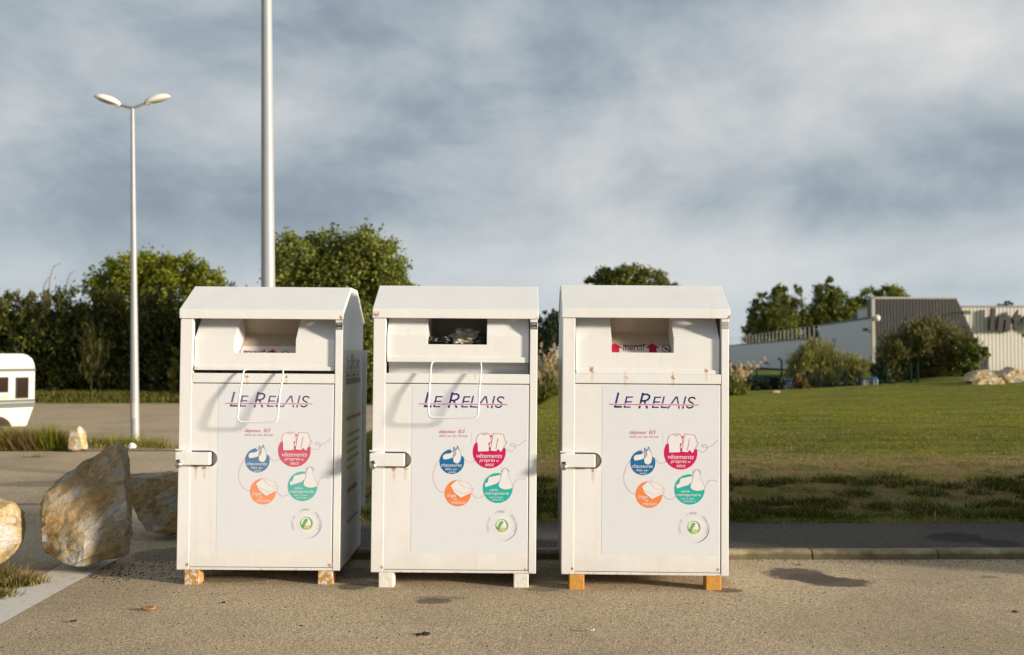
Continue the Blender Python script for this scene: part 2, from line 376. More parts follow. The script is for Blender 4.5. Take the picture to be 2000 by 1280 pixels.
# ---------------------------------------------------------------- vegetation helpers
def leaf_cloud(name, blobs, n, size, mat, parent, seed, up=0.0, aspect=2.2, clump=.28, shell=.55, per=60, taper=False):
    """n leaf quads gathered in clumps through ellipsoids (cx,cy,cz,rx,ry,rz)"""
    rg = np.random.default_rng(seed); B = np.array(blobs, float)
    vol = (B[:, 3]*B[:, 4]*B[:, 5])**.75; vol /= vol.sum()
    nc = max(4, n//per)
    bi = rg.choice(len(B), nc, p=vol)
    d = rg.normal(size=(nc, 3)); d /= np.linalg.norm(d, axis=1)[:, None]
    rad = shell+(1.02-shell)*rg.random(nc)**.6
    cc = B[bi, :3]+d*B[bi, 3:]*rad[:, None]
    cr = clump*B[bi, 3:].mean(1)*rg.uniform(.6, 1.35, nc)
    ci = rg.integers(0, nc, n)
    off = rg.normal(size=(n, 3))*.5
    p = cc[ci]+off*cr[ci][:, None]
    a = rg.normal(size=(n, 3))+d[ci]*.6; a[:, 2] += up*2.5
    a /= np.linalg.norm(a, axis=1)[:, None]
    b = np.cross(a, rg.normal(size=(n, 3))); b /= np.linalg.norm(b, axis=1)[:, None]
    L = size*rg.uniform(.6, 1.4, n)[:, None]; W = L/aspect
    V = np.stack([p-a*L*.5, p+b*W*.5, p+a*L*.5, p-b*W*.5], 1).reshape(-1, 3)
    F = np.arange(n*4).reshape(-1, 4)
    return np_mesh(name, V, F, mat, parent)
BARK = bark_mat()
def trunk(parent, h, r, limbs, seed, spread=.5):
    rd = random.Random(seed); mb = MB()
    pts = [(rd.uniform(-.05, .05)*i, rd.uniform(-.05, .05)*i, h*i/5-.1) for i in range(6)]
    mb.tube(pts, [r*(1-.13*i) for i in range(6)], 9)
    for i in range(limbs):
        z0 = h*rd.uniform(.35, .95); a = rd.uniform(0, 6.28); l = h*rd.uniform(.4, .8)*spread
        q = [(0, 0, z0)]
        for s in range(1, 4): q.append((math.cos(a)*l*s/3, math.sin(a)*l*s/3, z0+l*(.25*s+.08*s*s)*.9))
        mb.tube(q, [r*.45, r*.33, r*.2, r*.07], 6)
    return mb.build('trunk', BARK, parent, smooth=True)
def tree(name, label, px, Y, zb, blobs, n, size, mat, seed, th, tr, cat='tree', group=None, up=0, aspect=2.0, clump=.28, limbs=7, spread=.5, shell=.5, per=60):
    """blobs given as (px, py, rx m, ry m, rz m) centred at distance Y"""
    x = at(px, 640, Y).x; root = empty(name, (x, Y, zb), label, cat, group)
    bl = []
    for (bx, by, rx, ry, rz) in blobs:
        p = at(bx, by, Y); bl.append((p.x-x, random.Random(seed+int(bx)).uniform(-.35, .35)*ry, p.z-zb, rx, ry, rz))
    leaf_cloud('crown', bl, n, size, mat, root, seed, up, aspect, clump, shell, per)
    trunk(root, th, tr, limbs, seed, spread)
    return root
L_HEDGE = leaf_mat('hedge leaf', (.014, .021, .005), (.045, .062, .011), (.22, .225, .03), .18)
L_HEDGE2 = leaf_mat('hedge shoot', (.03, .036, .008), (.075, .075, .014), (.20, .17, .03), .25)
L_SHOOT = leaf_mat('shoot leaf', (.09, .095, .02), (.17, .17, .035), (.30, .26, .05), .3)
L_YEL = leaf_mat('yellow green leaf', (.06, .085, .008), (.18, .21, .016), (.36, .36, .035), .36)
L_OLIVE = leaf_mat('olive leaf', (.06, .085, .018), (.165, .195, .035), (.34, .36, .08), .34)
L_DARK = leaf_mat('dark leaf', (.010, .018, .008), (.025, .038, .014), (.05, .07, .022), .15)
L_MID = leaf_mat('mid green leaf', (.04, .058, .010), (.12, .145, .022), (.27, .27, .045), .32)
L_BROOM = leaf_mat('broom shoot', (.085, .092, .018), (.20, .20, .040), (.40, .37, .11), .33)
L_BROOMD = leaf_mat('dark broom shoot', (.04, .046, .011), (.105, .105, .022), (.25, .22, .06), .3)
L_PAMPAS = leaf_mat('pampas plume', (.55, .42, .24), (.70, .57, .36), (.82, .71, .50), .4)
L_GREEN = leaf_mat('fresh grass blade', (.03, .045, .004), (.075, .09, .008), (.20, .195, .018), .28)
L_LAWN = leaf_mat('lawn blade', (.09, .12, .002), (.20, .21, .004), (.36, .335, .014), .35)
L_STRAW = leaf_mat('dry grass blade', (.16, .10, .04), (.28, .19, .085), (.45, .34, .17), .2)
L_BROWN = leaf_mat('withered weed', (.10, .055, .022), (.20, .12, .045), (.32, .23, .08), .2)

# hedge behind the car park
hx = -15.5
hedge = empty('hedge', (at(180, 640, 49).x, 49, -.3), 'tall dark evergreen hedge along the far side of the car park on the left', 'hedge')
bl = []; rd = random.Random(3)
for px in range(-330, 720, 26):
    top = 592+rd.uniform(-16, 16)+(22 if px > 430 else 0)
    zt = at(px, top, 49).z+.3; x = at(px, 640, 49).x-hedge.location.x
    for zc, f in ((.22, 1), (.55, 1), (.80, .8)):
        bl.append((x+rd.uniform(-.3, .3), rd.uniform(-.7, .7), zt*zc, .62*f+.2, 1.25, zt*.26))
leaf_cloud('foliage', bl, 90000, .24, L_HEDGE, hedge, 11, .45, 2.8, .40, .2, 45)
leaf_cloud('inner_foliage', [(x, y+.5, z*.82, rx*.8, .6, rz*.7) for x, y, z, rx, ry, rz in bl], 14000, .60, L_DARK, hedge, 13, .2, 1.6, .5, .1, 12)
sh = []
for i in range(230):
    px = rd.uniform(-330, 500); p = at(px, rd.choice((rd.uniform(566, 600), rd.uniform(580, 640))), 49+rd.uniform(-1.2, .3))
    sh.append((p.x-hedge.location.x, p.y-49, p.z+.3-.35, .13, .13, rd.uniform(.45, .95)))
leaf_cloud('young_shoots', sh, 14000, .21, L_HEDGE2, hedge, 12, 1.1, 3.4, .45, .1, 30)
mb = MB()
for px in (95, 84, 128): # wiry twigs rising above the hedge
    a = at(px, 575, 49)-hedge.location; h = {95: 62, 84: 34, 128: 46, 60: 22, 150: 38, 140: 52}[px]/FPX*49
    mb.tube([(a.x, a.y, a.z), (a.x+.05, a.y, a.z+h*.5), (a.x+.22, a.y, a.z+h*.86), (a.x+.55*(h/1.5), a.y, a.z+h)], [.025, .022, .018, .01], 5)
mb.build('twigs', M('twig brown', (.16, .12, .07), .9), hedge)
# saplings standing in front of the hedge
tree('young_pine', 'pale green young pine sapling in front of the dark hedge near the lamp post', 183, 47, -.2,
     [(184, 690, .36, .3, 1.15), (181, 655, .22, .2, .5)], 800, .34, L_HEDGE2, 31, 1.2, .03, 'sapling', up=1.3, aspect=8, limbs=3, clump=.9, shell=.1, per=20)
tree('bamboo_clump', 'thin pale bamboo-like plant at the hedge end beside the left clothing bank', 338, 46, -.3,
     [(340, 715, .22, .25, .5), (337, 745, .22, .25, .5), (343, 690, .18, .2, .4), (340, 770, .2, .2, .35)], 1300, .2, L_SHOOT, 33, 1.6, .03, 'plant', up=.3, aspect=4, limbs=3)

tree('broadleaf_tree', 'round yellow-green tree rising behind the hedge and the twin-headed lamp post', 310, 56, -.5,
     [(192, 562, .7, 1.2, .7), (210, 560, 1.1, 1.5, .95), (262, 535, 1.2, 1.6, 1.0), (300, 522, 1.1, 1.6, .75), (345, 530, 1.3, 1.7, .95), (395, 546, 1.15, 1.5, .85), (330, 575, 2.0, 1.9, 1.3), (260, 590, 1.9, 1.6, 1.3), (415, 570, .8, 1.2, .9), (400, 610, 1.6, 1.5, 1.4), (300, 640, 2.2, 1.6, 1.5)],
     26000, .23, L_YEL, 41, 5.2, .2, clump=.33, per=70)
tree('willow_tree', 'big bushy olive-green tree right behind the tall lamp pole between the left and middle banks', 672, 44, -.45,
     [(590, 505, 1.15, 1.5, 1.0), (640, 490, 1.0, 1.4, .75), (620, 540, 1.7, 1.6, 1.2), (715, 490, 1.1, 1.5, .9), (745, 520, 1.0, 1.5, 1.1), (690, 540, 1.6, 1.6, 1.3), (765, 560, .85, 1.3, .8), (560, 545, .75, 1.2, .7), (600, 610, 1.6, 1.6, 1.4), (700, 620, 1.6, 1.6, 1.5), (720, 690, 1.3, 1.4, 1.4), (640, 700, 1.6, 1.4, 1.6), (735, 745, .9, 1.1, .9)],
     60000, .185, L_OLIVE, 43, 4.8, .22, clump=.33, per=70)
tree('conifer_tree', 'narrow dark tree seen in the gap between the middle and right banks', 1072, 66, -.5,
     [(1076, 612, .45, .6, .8), (1070, 640, .8, .8, .9), (1068, 668, 1.0, .9, 1.1), (1090, 650, .8, .8, 1.2), (1062, 690, .8, .8, .8)], 7000, .2, L_DARK, 45, 3.5, .14, up=.4, aspect=2.2, per=50)
tree('broadleaf_tree', 'tree top showing above the roof of the right bank', 1232, 84, -.5,
     [(1152, 553, .5, .9, .45), (1185, 548, .9, 1.5, 1.0), (1230, 538, 1.3, 1.7, .75), (1270, 545, 1.3, 1.7, .9), (1300, 562, .9, 1.3, .8), (1215, 575, 2.2, 2.0, 1.6), (1270, 600, 2.2, 1.8, 1.8), (1180, 610, 1.8, 1.8, 1.8)], 22000, .26, L_MID, 47, 6, .25, up=.35, per=60)
PG = 'trees behind the store'
K = 230/150
def scaled(bl): return [(px, py, rx*K, ry*K, rz*K) for px, py, rx, ry, rz in bl]
tree('poplar_tree', 'broad leafy tree behind the store roof railing, leftmost of the three beside the store', 1522, 230, -.5, scaled(
     [(1487, 588, .8, 1.2, 1.6), (1482, 615, 1.3, 1.6, 2.4), (1522, 566, .9, 1.4, 1.2), (1522, 592, 1.7, 2.0, 2.4), (1558, 580, .8, 1.4, 1.6), (1560, 610, 1.5, 1.8, 2.4), (1520, 630, 2.9, 2.4, 2.8), (1475, 650, 1.6, 2.0, 2.6), (1566, 645, 2.0, 2.0, 2.6), (1500, 670, 2.6, 2.2, 2.4), (1550, 680, 2.6, 2.2, 2.2)]), 24000, .62, L_MID, 51, 13, .45, group=PG, up=.5, per=50)
tree('poplar_tree', 'tallest pointed tree behind the white side wing of the store', 1621, 230, -.5, scaled(
     [(1620, 556, .8, 1.0, 1.2), (1610, 576, 1.4, 1.6, 1.8), (1632, 590, 1.5, 1.8, 2.2), (1608, 610, 2.0, 2.0, 2.6), (1637, 625, 1.8, 2.0, 2.6), (1600, 640, 1.7, 2.0, 2.4), (1622, 660, 2.5, 2.2, 2.6)]), 17000, .62, L_MID, 53, 13, .45, group=PG, up=.5, per=50)
tree('poplar_tree', 'spreading tree behind the dark cladding of the store', 1712, 230, -.5, scaled(
     [(1672, 600, 1.3, 1.6, 1.6), (1700, 580, 1.7, 2, 1.5), (1735, 577, 1.9, 2.1, 1.2), (1757, 585, 1.0, 1.6, .8), (1690, 615, 2.3, 2.2, 2.0), (1740, 620, 2.5, 2.2, 2.4), (1665, 630, 1.6, 2.0, 2)]), 15000, .62, L_YEL, 55, 12, .45, group=PG, up=.4, per=50)
tree('pine_tree', 'tiny distant dark treetop above the white store facade', 1967, 230, -.5,
     [(1968, 594, 1.2, 1.2, .6), (1962, 600, 1.4, 1.2, .8), (1978, 600, 1.0, 1.2, .5)], 1200, .5, L_DARK, 57, 11, .3, up=.2)
BG_ = 'broom bushes in front of the store'
tree('broom_bush', 'smaller yellow-green broom bush in front of the white side wing', 1610, 58, -.55,
     [(1565, 705, .75, .9, .8), (1600, 695, .9, 1.0, .95), (1565, 735, .9, .9, .8), (1640, 715, 1.0, 1.0, .8), (1672, 722, .7, .8, .75), (1610, 740, 1.3, 1.0, .9), (1660, 745, .9, .8, .7)], 16000, .30, L_BROOM, 61, 1.5, .07, 'bush', BG_, up=.9, aspect=7, clump=.4, per=50)
tree('broom_bush', 'largest bush, dark and feathery, in front of the dark cladding of the store', 1820, 60, -.55,
     [(1745, 690, 1.0, 1.0, 1.2), (1790, 670, 1.2, 1.2, 1.1), (1825, 660, 1.3, 1.3, 1.0), (1865, 685, 1.0, 1.1, 1.0), (1810, 705, 1.7, 1.3, 1.2), (1875, 715, .8, 1.0, .9), (1740, 730, 1.0, 1, .9), (1830, 735, 1.8, 1.2, 1.0)], 26000, .32, L_BROOMD, 63, 1.8, .08, 'bush', BG_, up=.9, aspect=6, clump=.4, per=50)
tree('fig_bush', 'bright green broad-leaved bush right of the largest broom bush', 1900, 58, .1,
     [(1893, 700, .5, .5, .9), (1908, 690, .55, .5, .5), (1922, 683, .4, .4, .3), (1902, 665, .22, .3, .25), (1895, 735, .6, .5, .6), (1885, 715, .5, .5, .8)], 3000, .2, L_MID, 65, 1.2, .05, 'bush', aspect=1.4, limbs=5)
tree('young_tree', 'leafy branch tip of a young tree at the right picture edge before the facade', 2026, 44, .5,
     [(2004, 668, .2, .3, .35), (2020, 660, .35, .35, .5), (2030, 690, .4, .4, .4)], 900, .13, L_YEL, 67, 1.8, .04, 'tree', limbs=4, aspect=1.5)

def pampas(label, px, py_base, py_top, Y, w, n, seed, group):
    p = at(px, py_base, Y); root = empty('pampas_grass', p, label, 'plant', group); rd = random.Random(seed)
    h = (py_base-py_top)/FPX*Y; V = []; F = []; bl = []
    mb = MB()
    for i in range(n):
        x = rd.uniform(-w, w); y = rd.uniform(-.5, .5); hh = h*rd.uniform(.45, 1.0); lx = x+rd.uniform(-.35, 1.1)*hh*.35
        mb.tube([(x*.5, y*.5, 0), (x*.8, y*.8, hh*.4), (lx, y, hh*.75)], .012, 4)
        for s in range(4):
            t = s/4; bl.append((lx+(lx-x*.8)*s*.28, y, hh*(.68+.09*s), .035-.004*s, .035, .085))
    mb.build('stalks', M('pampas stalk', (.34, .27, .12), .8), root)
    leaf_cloud('plumes', bl, n*190, .085, L_PAMPAS, root, seed, .9, 3.5, .7, .1, 30)
    leaf_cloud('leaves', [(0, 0, h*.16, w*1.25, .6, h*.24), (w*.5, -.1, h*.10, w, .6, h*.16)], 2200, .36, L_MID, root, seed+1, .6, 9, .5, .3, 30)
PGG = 'pampas grass at the lawn edge'
pampas('tall pampas grass with cream plumes in the gap between the middle and right banks', 1062, 782, 668, 40, .75, 70, 5, PGG)
pampas('pampas grass peeking out right of the right clothing bank', 1424, 770, 698, 40, .42, 34, 6, PGG)

def blades(name, pts, mats, mi, hmin, hmax, wid, seed, label=None, lean=.5, cat=None):
    """one triangle blade per (x,y,z)"""
    rg = np.random.default_rng(seed); P = np.array(pts, float); n = len(P)
    a = rg.uniform(0, 6.283, n); h = rg.uniform(hmin, hmax, n); ln = rg.uniform(0, lean, n)*h; b = rg.uniform(0, 6.283, n)
    dx, dy = np.cos(a)*wid*.5, np.sin(a)*wid*.5
    V = np.stack([P-np.stack([dx, dy, 0*dx], 1), P+np.stack([dx, dy, 0*dx], 1), P+np.stack([np.cos(b)*ln, np.sin(b)*ln, h], 1)], 1).reshape(-1, 3)
    o = np_mesh(name, V, np.arange(3*n).reshape(-1, 3), mats, None, np.array(mi))
    return tag(o, label, cat, kind='stuff')
rd = random.Random(21); pts = []; mi = []
while len(pts) < 60000:    # bank behind the footpath and the near lawn
    y = 9.25+(rd.random()**1.7)*9; x = rd.uniform(left_x(y)+.4, 1.2+y*.60)
    v = noise.noise((x*2.7, y*4.2, 1)); g = noise.noise((x*1.0, y*1.9, 9))
    dryb = sm(9.3, 10.0, y)*sm(14, 11.6, y)
    tuftz = sm(10.5, 9.9, y)*sm(9.3, 9.45, y)
    green = v+g*.8 > (.42-.20*tuftz if dryb > .35 else -.15)
    if rd.random() < (.55 if green else .22):
        dry = rd.random() < (.12 if green else .96)
        pts.append((x, y, lawn_z(x, y)-.01)); mi.append(1 if dry else 0)
blades('grass_blades', pts, [L_GREEN, L_STRAW], mi, .018, .048, .010, 1, None, 2.0)
for (yn, yf, cnt, wid, hh, sd) in ((12.2, 20, 52000, .011, .040, 8), (19, 44, 70000, .026, .042, 18)):   # mown lawn running back to its crest
    pts = []; mi = []
    while len(pts) < cnt:
        y = yn+rd.random()**1.15*(yf-yn); x = rd.uniform(left_x(y)+.4, 1.5+y*.56)
        v = noise.noise((x*.6, y*1.3, 4))+.6*noise.noise((x*1.9, y*3.1, 8))
        if rd.random() < sm(-.65, .10, v)*sm(11.6, 14.0, y): pts.append((x, y, lawn_z(x, y)-.01)); mi.append(0 if rd.random() < .95-.3*(noise.noise((x*.5, y*1.0, 14)) > .22) else 1)
    blades('lawn_blades', pts, [L_LAWN, L_STRAW], mi, .015, hh, wid, sd, None, 1.7)
pts = []; mi = []
for t in range(190):      # ragged green tufts and weeds at the foot of the bank
    y = 9.38+rd.random()**1.3*1.5; x = rd.uniform(-1.5, 6.5); rr = rd.uniform(.05, .20)
    for i in range(int(900*rr)):
        a = rd.uniform(0, 6.28); q = rr*rd.random()**.6; X = x+math.cos(a)*q*1.5; Yv = max(9.22, y+math.sin(a)*q*.7)
        pts.append((X, Yv, lawn_z(X, Yv)-.01)); mi.append(0 if rd.random() < .9 else 1)
blades('weed_tufts', pts, [L_GREEN, L_STRAW], mi, .03, .095, .017, 2, None, 1.6)
pts = []; mi = []
CL = [(8, 888, .9, 0), (35, 882, .55, 2), (62, 884, .8, 2), (80, 878, .5, 2), (100, 880, .75, 0), (115, 872, .6, 1), (180, 862, .6, 0), (197, 855, .75, 0), (215, 862, .5, 0), (232, 855, .5, 1), (245, 868, .8, 0), (258, 866, .8, 0), (292, 860, .75, 0), (305, 858, .7, 0), (318, 852, .5, 0), (340, 848, .5, 1), (48, 876, .6, 1), (225, 868, .4, 0), (130, 876, .4, 1), (275, 868, .4, 0)]
gpts = []
for (px, py, h, kind) in CL:
    x0, y0 = gp(px, min(py, 884)); y0 = min(max(y0, 17.1), 18.3)
    x0 = (px-1000)/FPX*y0
    for i in range(700 if kind != 1 else 350):
        X = x0+rd.gauss(0, .15); Yv = min(19, max(17.0, y0+rd.gauss(0, .2)))
        (gpts if kind == 0 else pts).append((X, Yv, verge_z(X, Yv)))
        if kind != 0: mi.append(kind if rd.random() < .8 else rd.choice((0, 1, 2)))
blades('verge_weeds', pts, [L_SHOOT, L_STRAW, L_BROWN], mi, .08, .42, .014, 3, None, .8)
blades('green_weeds', gpts, [L_LAWN, L_SHOOT], [rd.choice((0, 0, 1)) for _ in gpts], .10, .50, .017, 9, None, .75)
pts = []; mi = []
for i in range(3200):
    X = rd.uniform(-14, -4.5); Yv = rd.uniform(17.0, 18.8); pts.append((X, Yv, verge_z(X, Yv))); mi.append(rd.choice((0, 1, 1, 2)))
blades('verge_grass', pts, [L_GREEN, L_STRAW, L_BROWN], mi, .03, .12, .014, 4, None, 1.1)
pts = []; mi = []
for i in range(9000):
    X = rd.uniform(-26, -5); Yv = 44.2+rd.random()**1.5*3; pts.append((X, Yv, -.42+.28*sm(44.05, 45.2, Yv))); mi.append(rd.choice((0, 0, 0, 1)))
blades('hedge_foot_grass', pts, [L_GREEN, L_BROWN], mi, .08, .28, .05, 5, None, .9)
def tuft(px, py, w, h, n, seed, label):
    x, y = gp(px, py); root = empty('grass_tuft', (x, y, 0), label, 'grass tuft'); rg = np.random.default_rng(seed)
    P = np.stack([rg.normal(0, w, n), rg.normal(0, w*.8, n), 0*np.ones(n)], 1); a = rg.uniform(0, 6.28, n); hh = h*rg.uniform(.3, 1, n)
    dry = (rg.random(n) < .45).astype(int)
    D = np.stack([np.cos(a)*.004, np.sin(a)*.004, 0*a], 1); b = np.arctan2(P[:, 1], P[:, 0])+rg.normal(0, .6, n)
    T = P+np.stack([np.cos(b)*hh*.6, np.sin(b)*hh*.6, hh], 1)
    V = np.stack([P-D, P+D, T], 1).reshape(-1, 3)
    np_mesh('blades', V, np.arange(3*n).reshape(-1, 3), [L_GREEN, L_STRAW], root, dry)
tuft(34, 1142, .075, .085, 1100, 1, 'ragged green grass tuft with dry stalks on the white line below the leftmost boulder')
tuft(-8, 1165, .06, .06, 500, 2, 'low sparse grass tuft at the left edge of the road below the bigger tuft')
tuft(68, 893, .10, .05, 160, 3, 'tiny grass tuft in the asphalt joint in front of the weedy verge')
tuft(-5, 1130, .08, .11, 700, 4, 'dry yellow grass tuft tucked under the leftmost boulder')

# ---------------------------------------------------------------- rocks
def boulder(label, sil, Y, depth, mat, seed, zmin, rough=.03, cuts=4, front=.86, cat='boulder', name='boulder', facets=None):
    rd = random.Random(seed); P = [at(px, py, Y) for px, py in sil]; cen = sum(P, Vector())/len(P)
    pts = []
    for p in P:
        q = p-cen
        pts.append(p+Vector((0, rd.uniform(-.12, .12)*depth, 0)))
        f = front*rd.uniform(.86, 1.08); facets or pts.append(cen+q*f+Vector((0, -depth*rd.uniform(.38, .5), 0)))
        f = .72*rd.uniform(.85, 1.15); pts.append(cen+q*f+Vector((0, depth*rd.uniform(.4, .55), 0)))
    pts += [at(a, b, Y+dy) for a, b, dy in facets or ()]
    bm = bmesh.new()
    org = Vector((cen.x, Y, zmin))
    for p in pts: bm.verts.new(p-org)
    bmesh.ops.convex_hull(bm, input=bm.verts)
    for v in [v for v in bm.verts if not v.link_faces]: bm.verts.remove(v)
    bmesh.ops.subdivide_edges(bm, edges=bm.edges[:], cuts=cuts, use_grid_fill=True)
    bmesh.ops.triangulate(bm, faces=bm.faces[:])
    bmesh.ops.subdivide_edges(bm, edges=[e for e in bm.edges if e.calc_length() > .035*max(1, Y/9)], cuts=1)
    bmesh.ops.triangulate(bm, faces=bm.faces[:])
    if Y < 10:
        bmesh.ops.subdivide_edges(bm, edges=[e for e in bm.edges if e.calc_length() > .018], cuts=1); bmesh.ops.triangulate(bm, faces=bm.faces[:])
    bm.normal_update(); sz = (max(p.z for p in P)-min(p.z for p in P))
    for v in bm.verts:
        c = v.co/sz*3+Vector((seed*5, 0, 0))
        dd = noise.fractal(c, 1, 2, 5)*rough*sz+abs(noise.noise(c*2.3))*-rough*1.1*sz+(noise.fractal(c*5, .8, 2, 4)*.006-abs(noise.noise(Vector((c.x*2.2+c.z*2.5, c.y*2.2, c.z*6-c.x*3))))*.016)*sz
        v.co += v.normal*dd; v.co.z = max(v.co.z, -.02)
    me = bpy.data.meshes.new(name); bm.to_mesh(me); bm.free(); me.materials.append(mat)
    me.polygons.foreach_set('use_smooth', [True]*len(me.polygons)); me.set_sharp_from_angle(angle=R(22))
    o = bpy.data.objects.new(name, me); C.objects.link(o); o.location = org
    return tag(o, label, cat, 'boulders along the road' if name == 'boulder' else None)
ROCK = rock_mat('ochre rock', .85, 1.25); ROCKL = rock_mat('cream rock', .35, 1.75); ROCKG = rock_mat('grey rock', .1, 1.5)
boulder('big ochre boulder with a pointed top, standing left of the left clothing bank', [(78, 985), (84, 965), (118, 932), (165, 902), (205, 876), (226, 860), (238, 862), (243, 930), (252, 1000), (253, 1050), (247, 1084), (215, 1094), (165, 1103), (120, 1092), (84, 1085), (75, 1040)], 7.60, .60, ROCK, 3, -.02, .016, facets=[(224, 880, -.04), (165, 914, -.10), (236, 925, -.10), (86, 966, -.16), (247, 985, -.18), (80, 1040, -.24), (165, 1040, -.29), (84, 1080, -.22), (125, 1099, -.22), (163, 1106, -.22), (252, 1030, -.02), (244, 1086, .0), (205, 1098, -.02)])
boulder('bright cream boulder cut off by the left picture edge', [(-70, 985), (-30, 970), (20, 980), (28, 1000), (30, 1025), (43, 1052), (25, 1078), (0, 1103), (-40, 1108), (-85, 1095), (-95, 1040)], 7.35, .5, ROCKL, 5, 0, .03)
boulder('dark brown boulder half hidden behind the left clothing bank', [(246, 928), (262, 922), (330, 920), (385, 924), (410, 945), (415, 990), (390, 1032), (345, 1042), (305, 1034), (288, 1002), (284, 970), (265, 955)], 9.0, .6, ROCK, 8, -.02, .03)
boulder('small pale upright stone at the weedy verge by the lamp post', [(138, 845), (142, 835), (158, 831), (166, 846), (171, 878), (150, 882), (136, 880)], 16.95, .28, ROCKL, 9, 0, .02, 3)
boulder('large grey rock at the back left of the pile on the lawn crest', [(1878, 745), (1890, 728), (1905, 722), (1935, 722), (1945, 735), (1942, 750), (1900, 754)], 40.6, .9, ROCKG, 12, .3, .09, 3, cat='rock')
boulder('grey angular rock at the right of the pile on the lawn crest', [(1945, 735), (1962, 718), (1972, 716), (1998, 728), (2030, 740), (2020, 752), (1955, 752)], 40.8, 1.0, ROCKG, 13, .3, .09, 3, cat='rock')
boulder('pale low rock in front of the pile on the lawn crest', [(1896, 752), (1905, 740), (1930, 735), (1955, 738), (1963, 748), (1958, 756), (1905, 757)], 39.4, .7, ROCKL, 14, .35, .09, 3, cat='rock')
boulder('small pale stone on the grass in front of the blue bin', [(1504, 766), (1512, 762), (1522, 764), (1526, 768), (1508, 770)], 41, .4, ROCKL, 15, .0, .04, 2, cat='rock')

# ---------------------------------------------------------------- clothing banks
GL, GN, GW = (.022, .026, .19), (.60, .02, .13), (.86, .85, .83)
def decals(fade):
    mixw = lambda c: tuple(a+(b-a)*fade for a, b in zip(c, (.8, .8, .78)))
    key = 'f%d' % int(fade*100)
    return [M('poster film', (.71, .73, .785), .32, var=.03), M('navy ink'+key, mixw((.025, .03, .20)), .4, var=.02), M('crimson ink'+key, mixw((.58, .002, .10)), .4, var=.02),
            M('blue ink'+key, mixw((.004, .14, .36)), .4, var=.02), M('orange ink'+key, mixw((.83, .23, .065)), .4, var=.02), M('teal ink'+key, mixw((.012, .42, .38)), .4, var=.02),
            M('pink line'+key, (.70, .33, .42), .4, var=.02), M('white ink', (.80, .80, .78), .4, var=.02), M('grey ink', (.42, .41, .43), .4, var=.02),
            M('logo green', (.16, .36, .16), .4, var=.3, scale=40), M('logo yellow', (.62, .55, .25), .4, var=.1), M('drawing paper', (.755, .765, .79), .4, var=.02), M('rose ink', (.62, .20, .28), .4, var=.02), M('logo pale', (.72, .80, .66), .4, var=.1)]
def pl(px, py): return (px-507.5)/277, (1138-py)/277
class Art:
    """flat print in photo pixels of the left bank, laid on the plane y (layers towards the viewer)"""
    def __init__(s, y, T=pl): s.mb = MB(); s.y = y; s.T = T
    def poly(s, pts, mi, lay=1):
        s.mb.add([s.P(*p, lay) for p in pts], [tuple(range(len(pts)))], mi)
    def P(s, px, py, lay):
        a, b = s.T(px, py); return (a, s.y-lay*.0005, b)
    def line(s, pts, w, mi, lay=1):
        for (a, b), (c, d) in zip(pts, pts[1:]):
            l = math.hypot(c-a, d-b) or 1; nx, ny = -(d-b)/l*w/2, (c-a)/l*w/2; ex, ey = (c-a)/l*w*.3, (d-b)/l*w*.3
            s.poly([(a-ex+nx, b-ey+ny), (c+ex+nx, d+ey+ny), (c+ex-nx, d+ey-ny), (a-ex-nx, b-ey-ny)], mi, lay)
    def disc(s, cx, cy, r, mi, lay=1, n=40): s.poly([(cx+r*math.cos(6.2832*i/n), cy+r*math.sin(6.2832*i/n)) for i in range(n)], mi, lay)
    def ring(s, cx, cy, r, w, mi, a0=0, a1=360, lay=1, n=30):
        s.line([(cx+r*math.cos(R(a0+(a1-a0)*i/n)), cy+r*math.sin(R(a0+(a1-a0)*i/n))) for i in range(n+1)], w, mi, lay)
    def text(s, t, x0, x1, base, mi, lay=3, bold=.002, shear=.25, slant=0):
        vs, fs = text_geo(t, bold, shear); a = min(v[0] for v in vs); b = max(v[0] for v in vs); q = (x1-x0)/(b-a)
        s.mb.add([s.P(x0+(v[0]-a)*q, base-v[1]*q+slant*(v[0]-a)*q, lay) for v in vs], fs, mi)
    def glyph(s, ch, cx, cy, size, ang, mi, lay=2):
        vs, fs = text_geo(ch, .0, 0); m = (min(v[0] for v in vs)+max(v[0] for v in vs))/2; ca, sa = math.cos(ang), math.sin(ang)
        s.mb.add([s.P(cx+((v[0]-m)*ca+v[1]*sa)*size, cy+((v[0]-m)*sa-v[1]*ca)*size, lay) for v in vs], fs, mi)
def curve(pts, n=10):
    out = []; P = [pts[0]]+list(pts)+[pts[-1]]
    for i in range(1, len(P)-2):
        for k in range(n):
            t = k/n; out.append(tuple(.5*((2*P[i][j])+(-P[i-1][j]+P[i+1][j])*t+(2*P[i-1][j]-5*P[i][j]+4*P[i+1][j]-P[i+2][j])*t*t+(-P[i-1][j]+3*P[i][j]-3*P[i+1][j]+P[i+2][j])*t**3) for j in (0, 1)))
    return out+[tuple(pts[-1])]
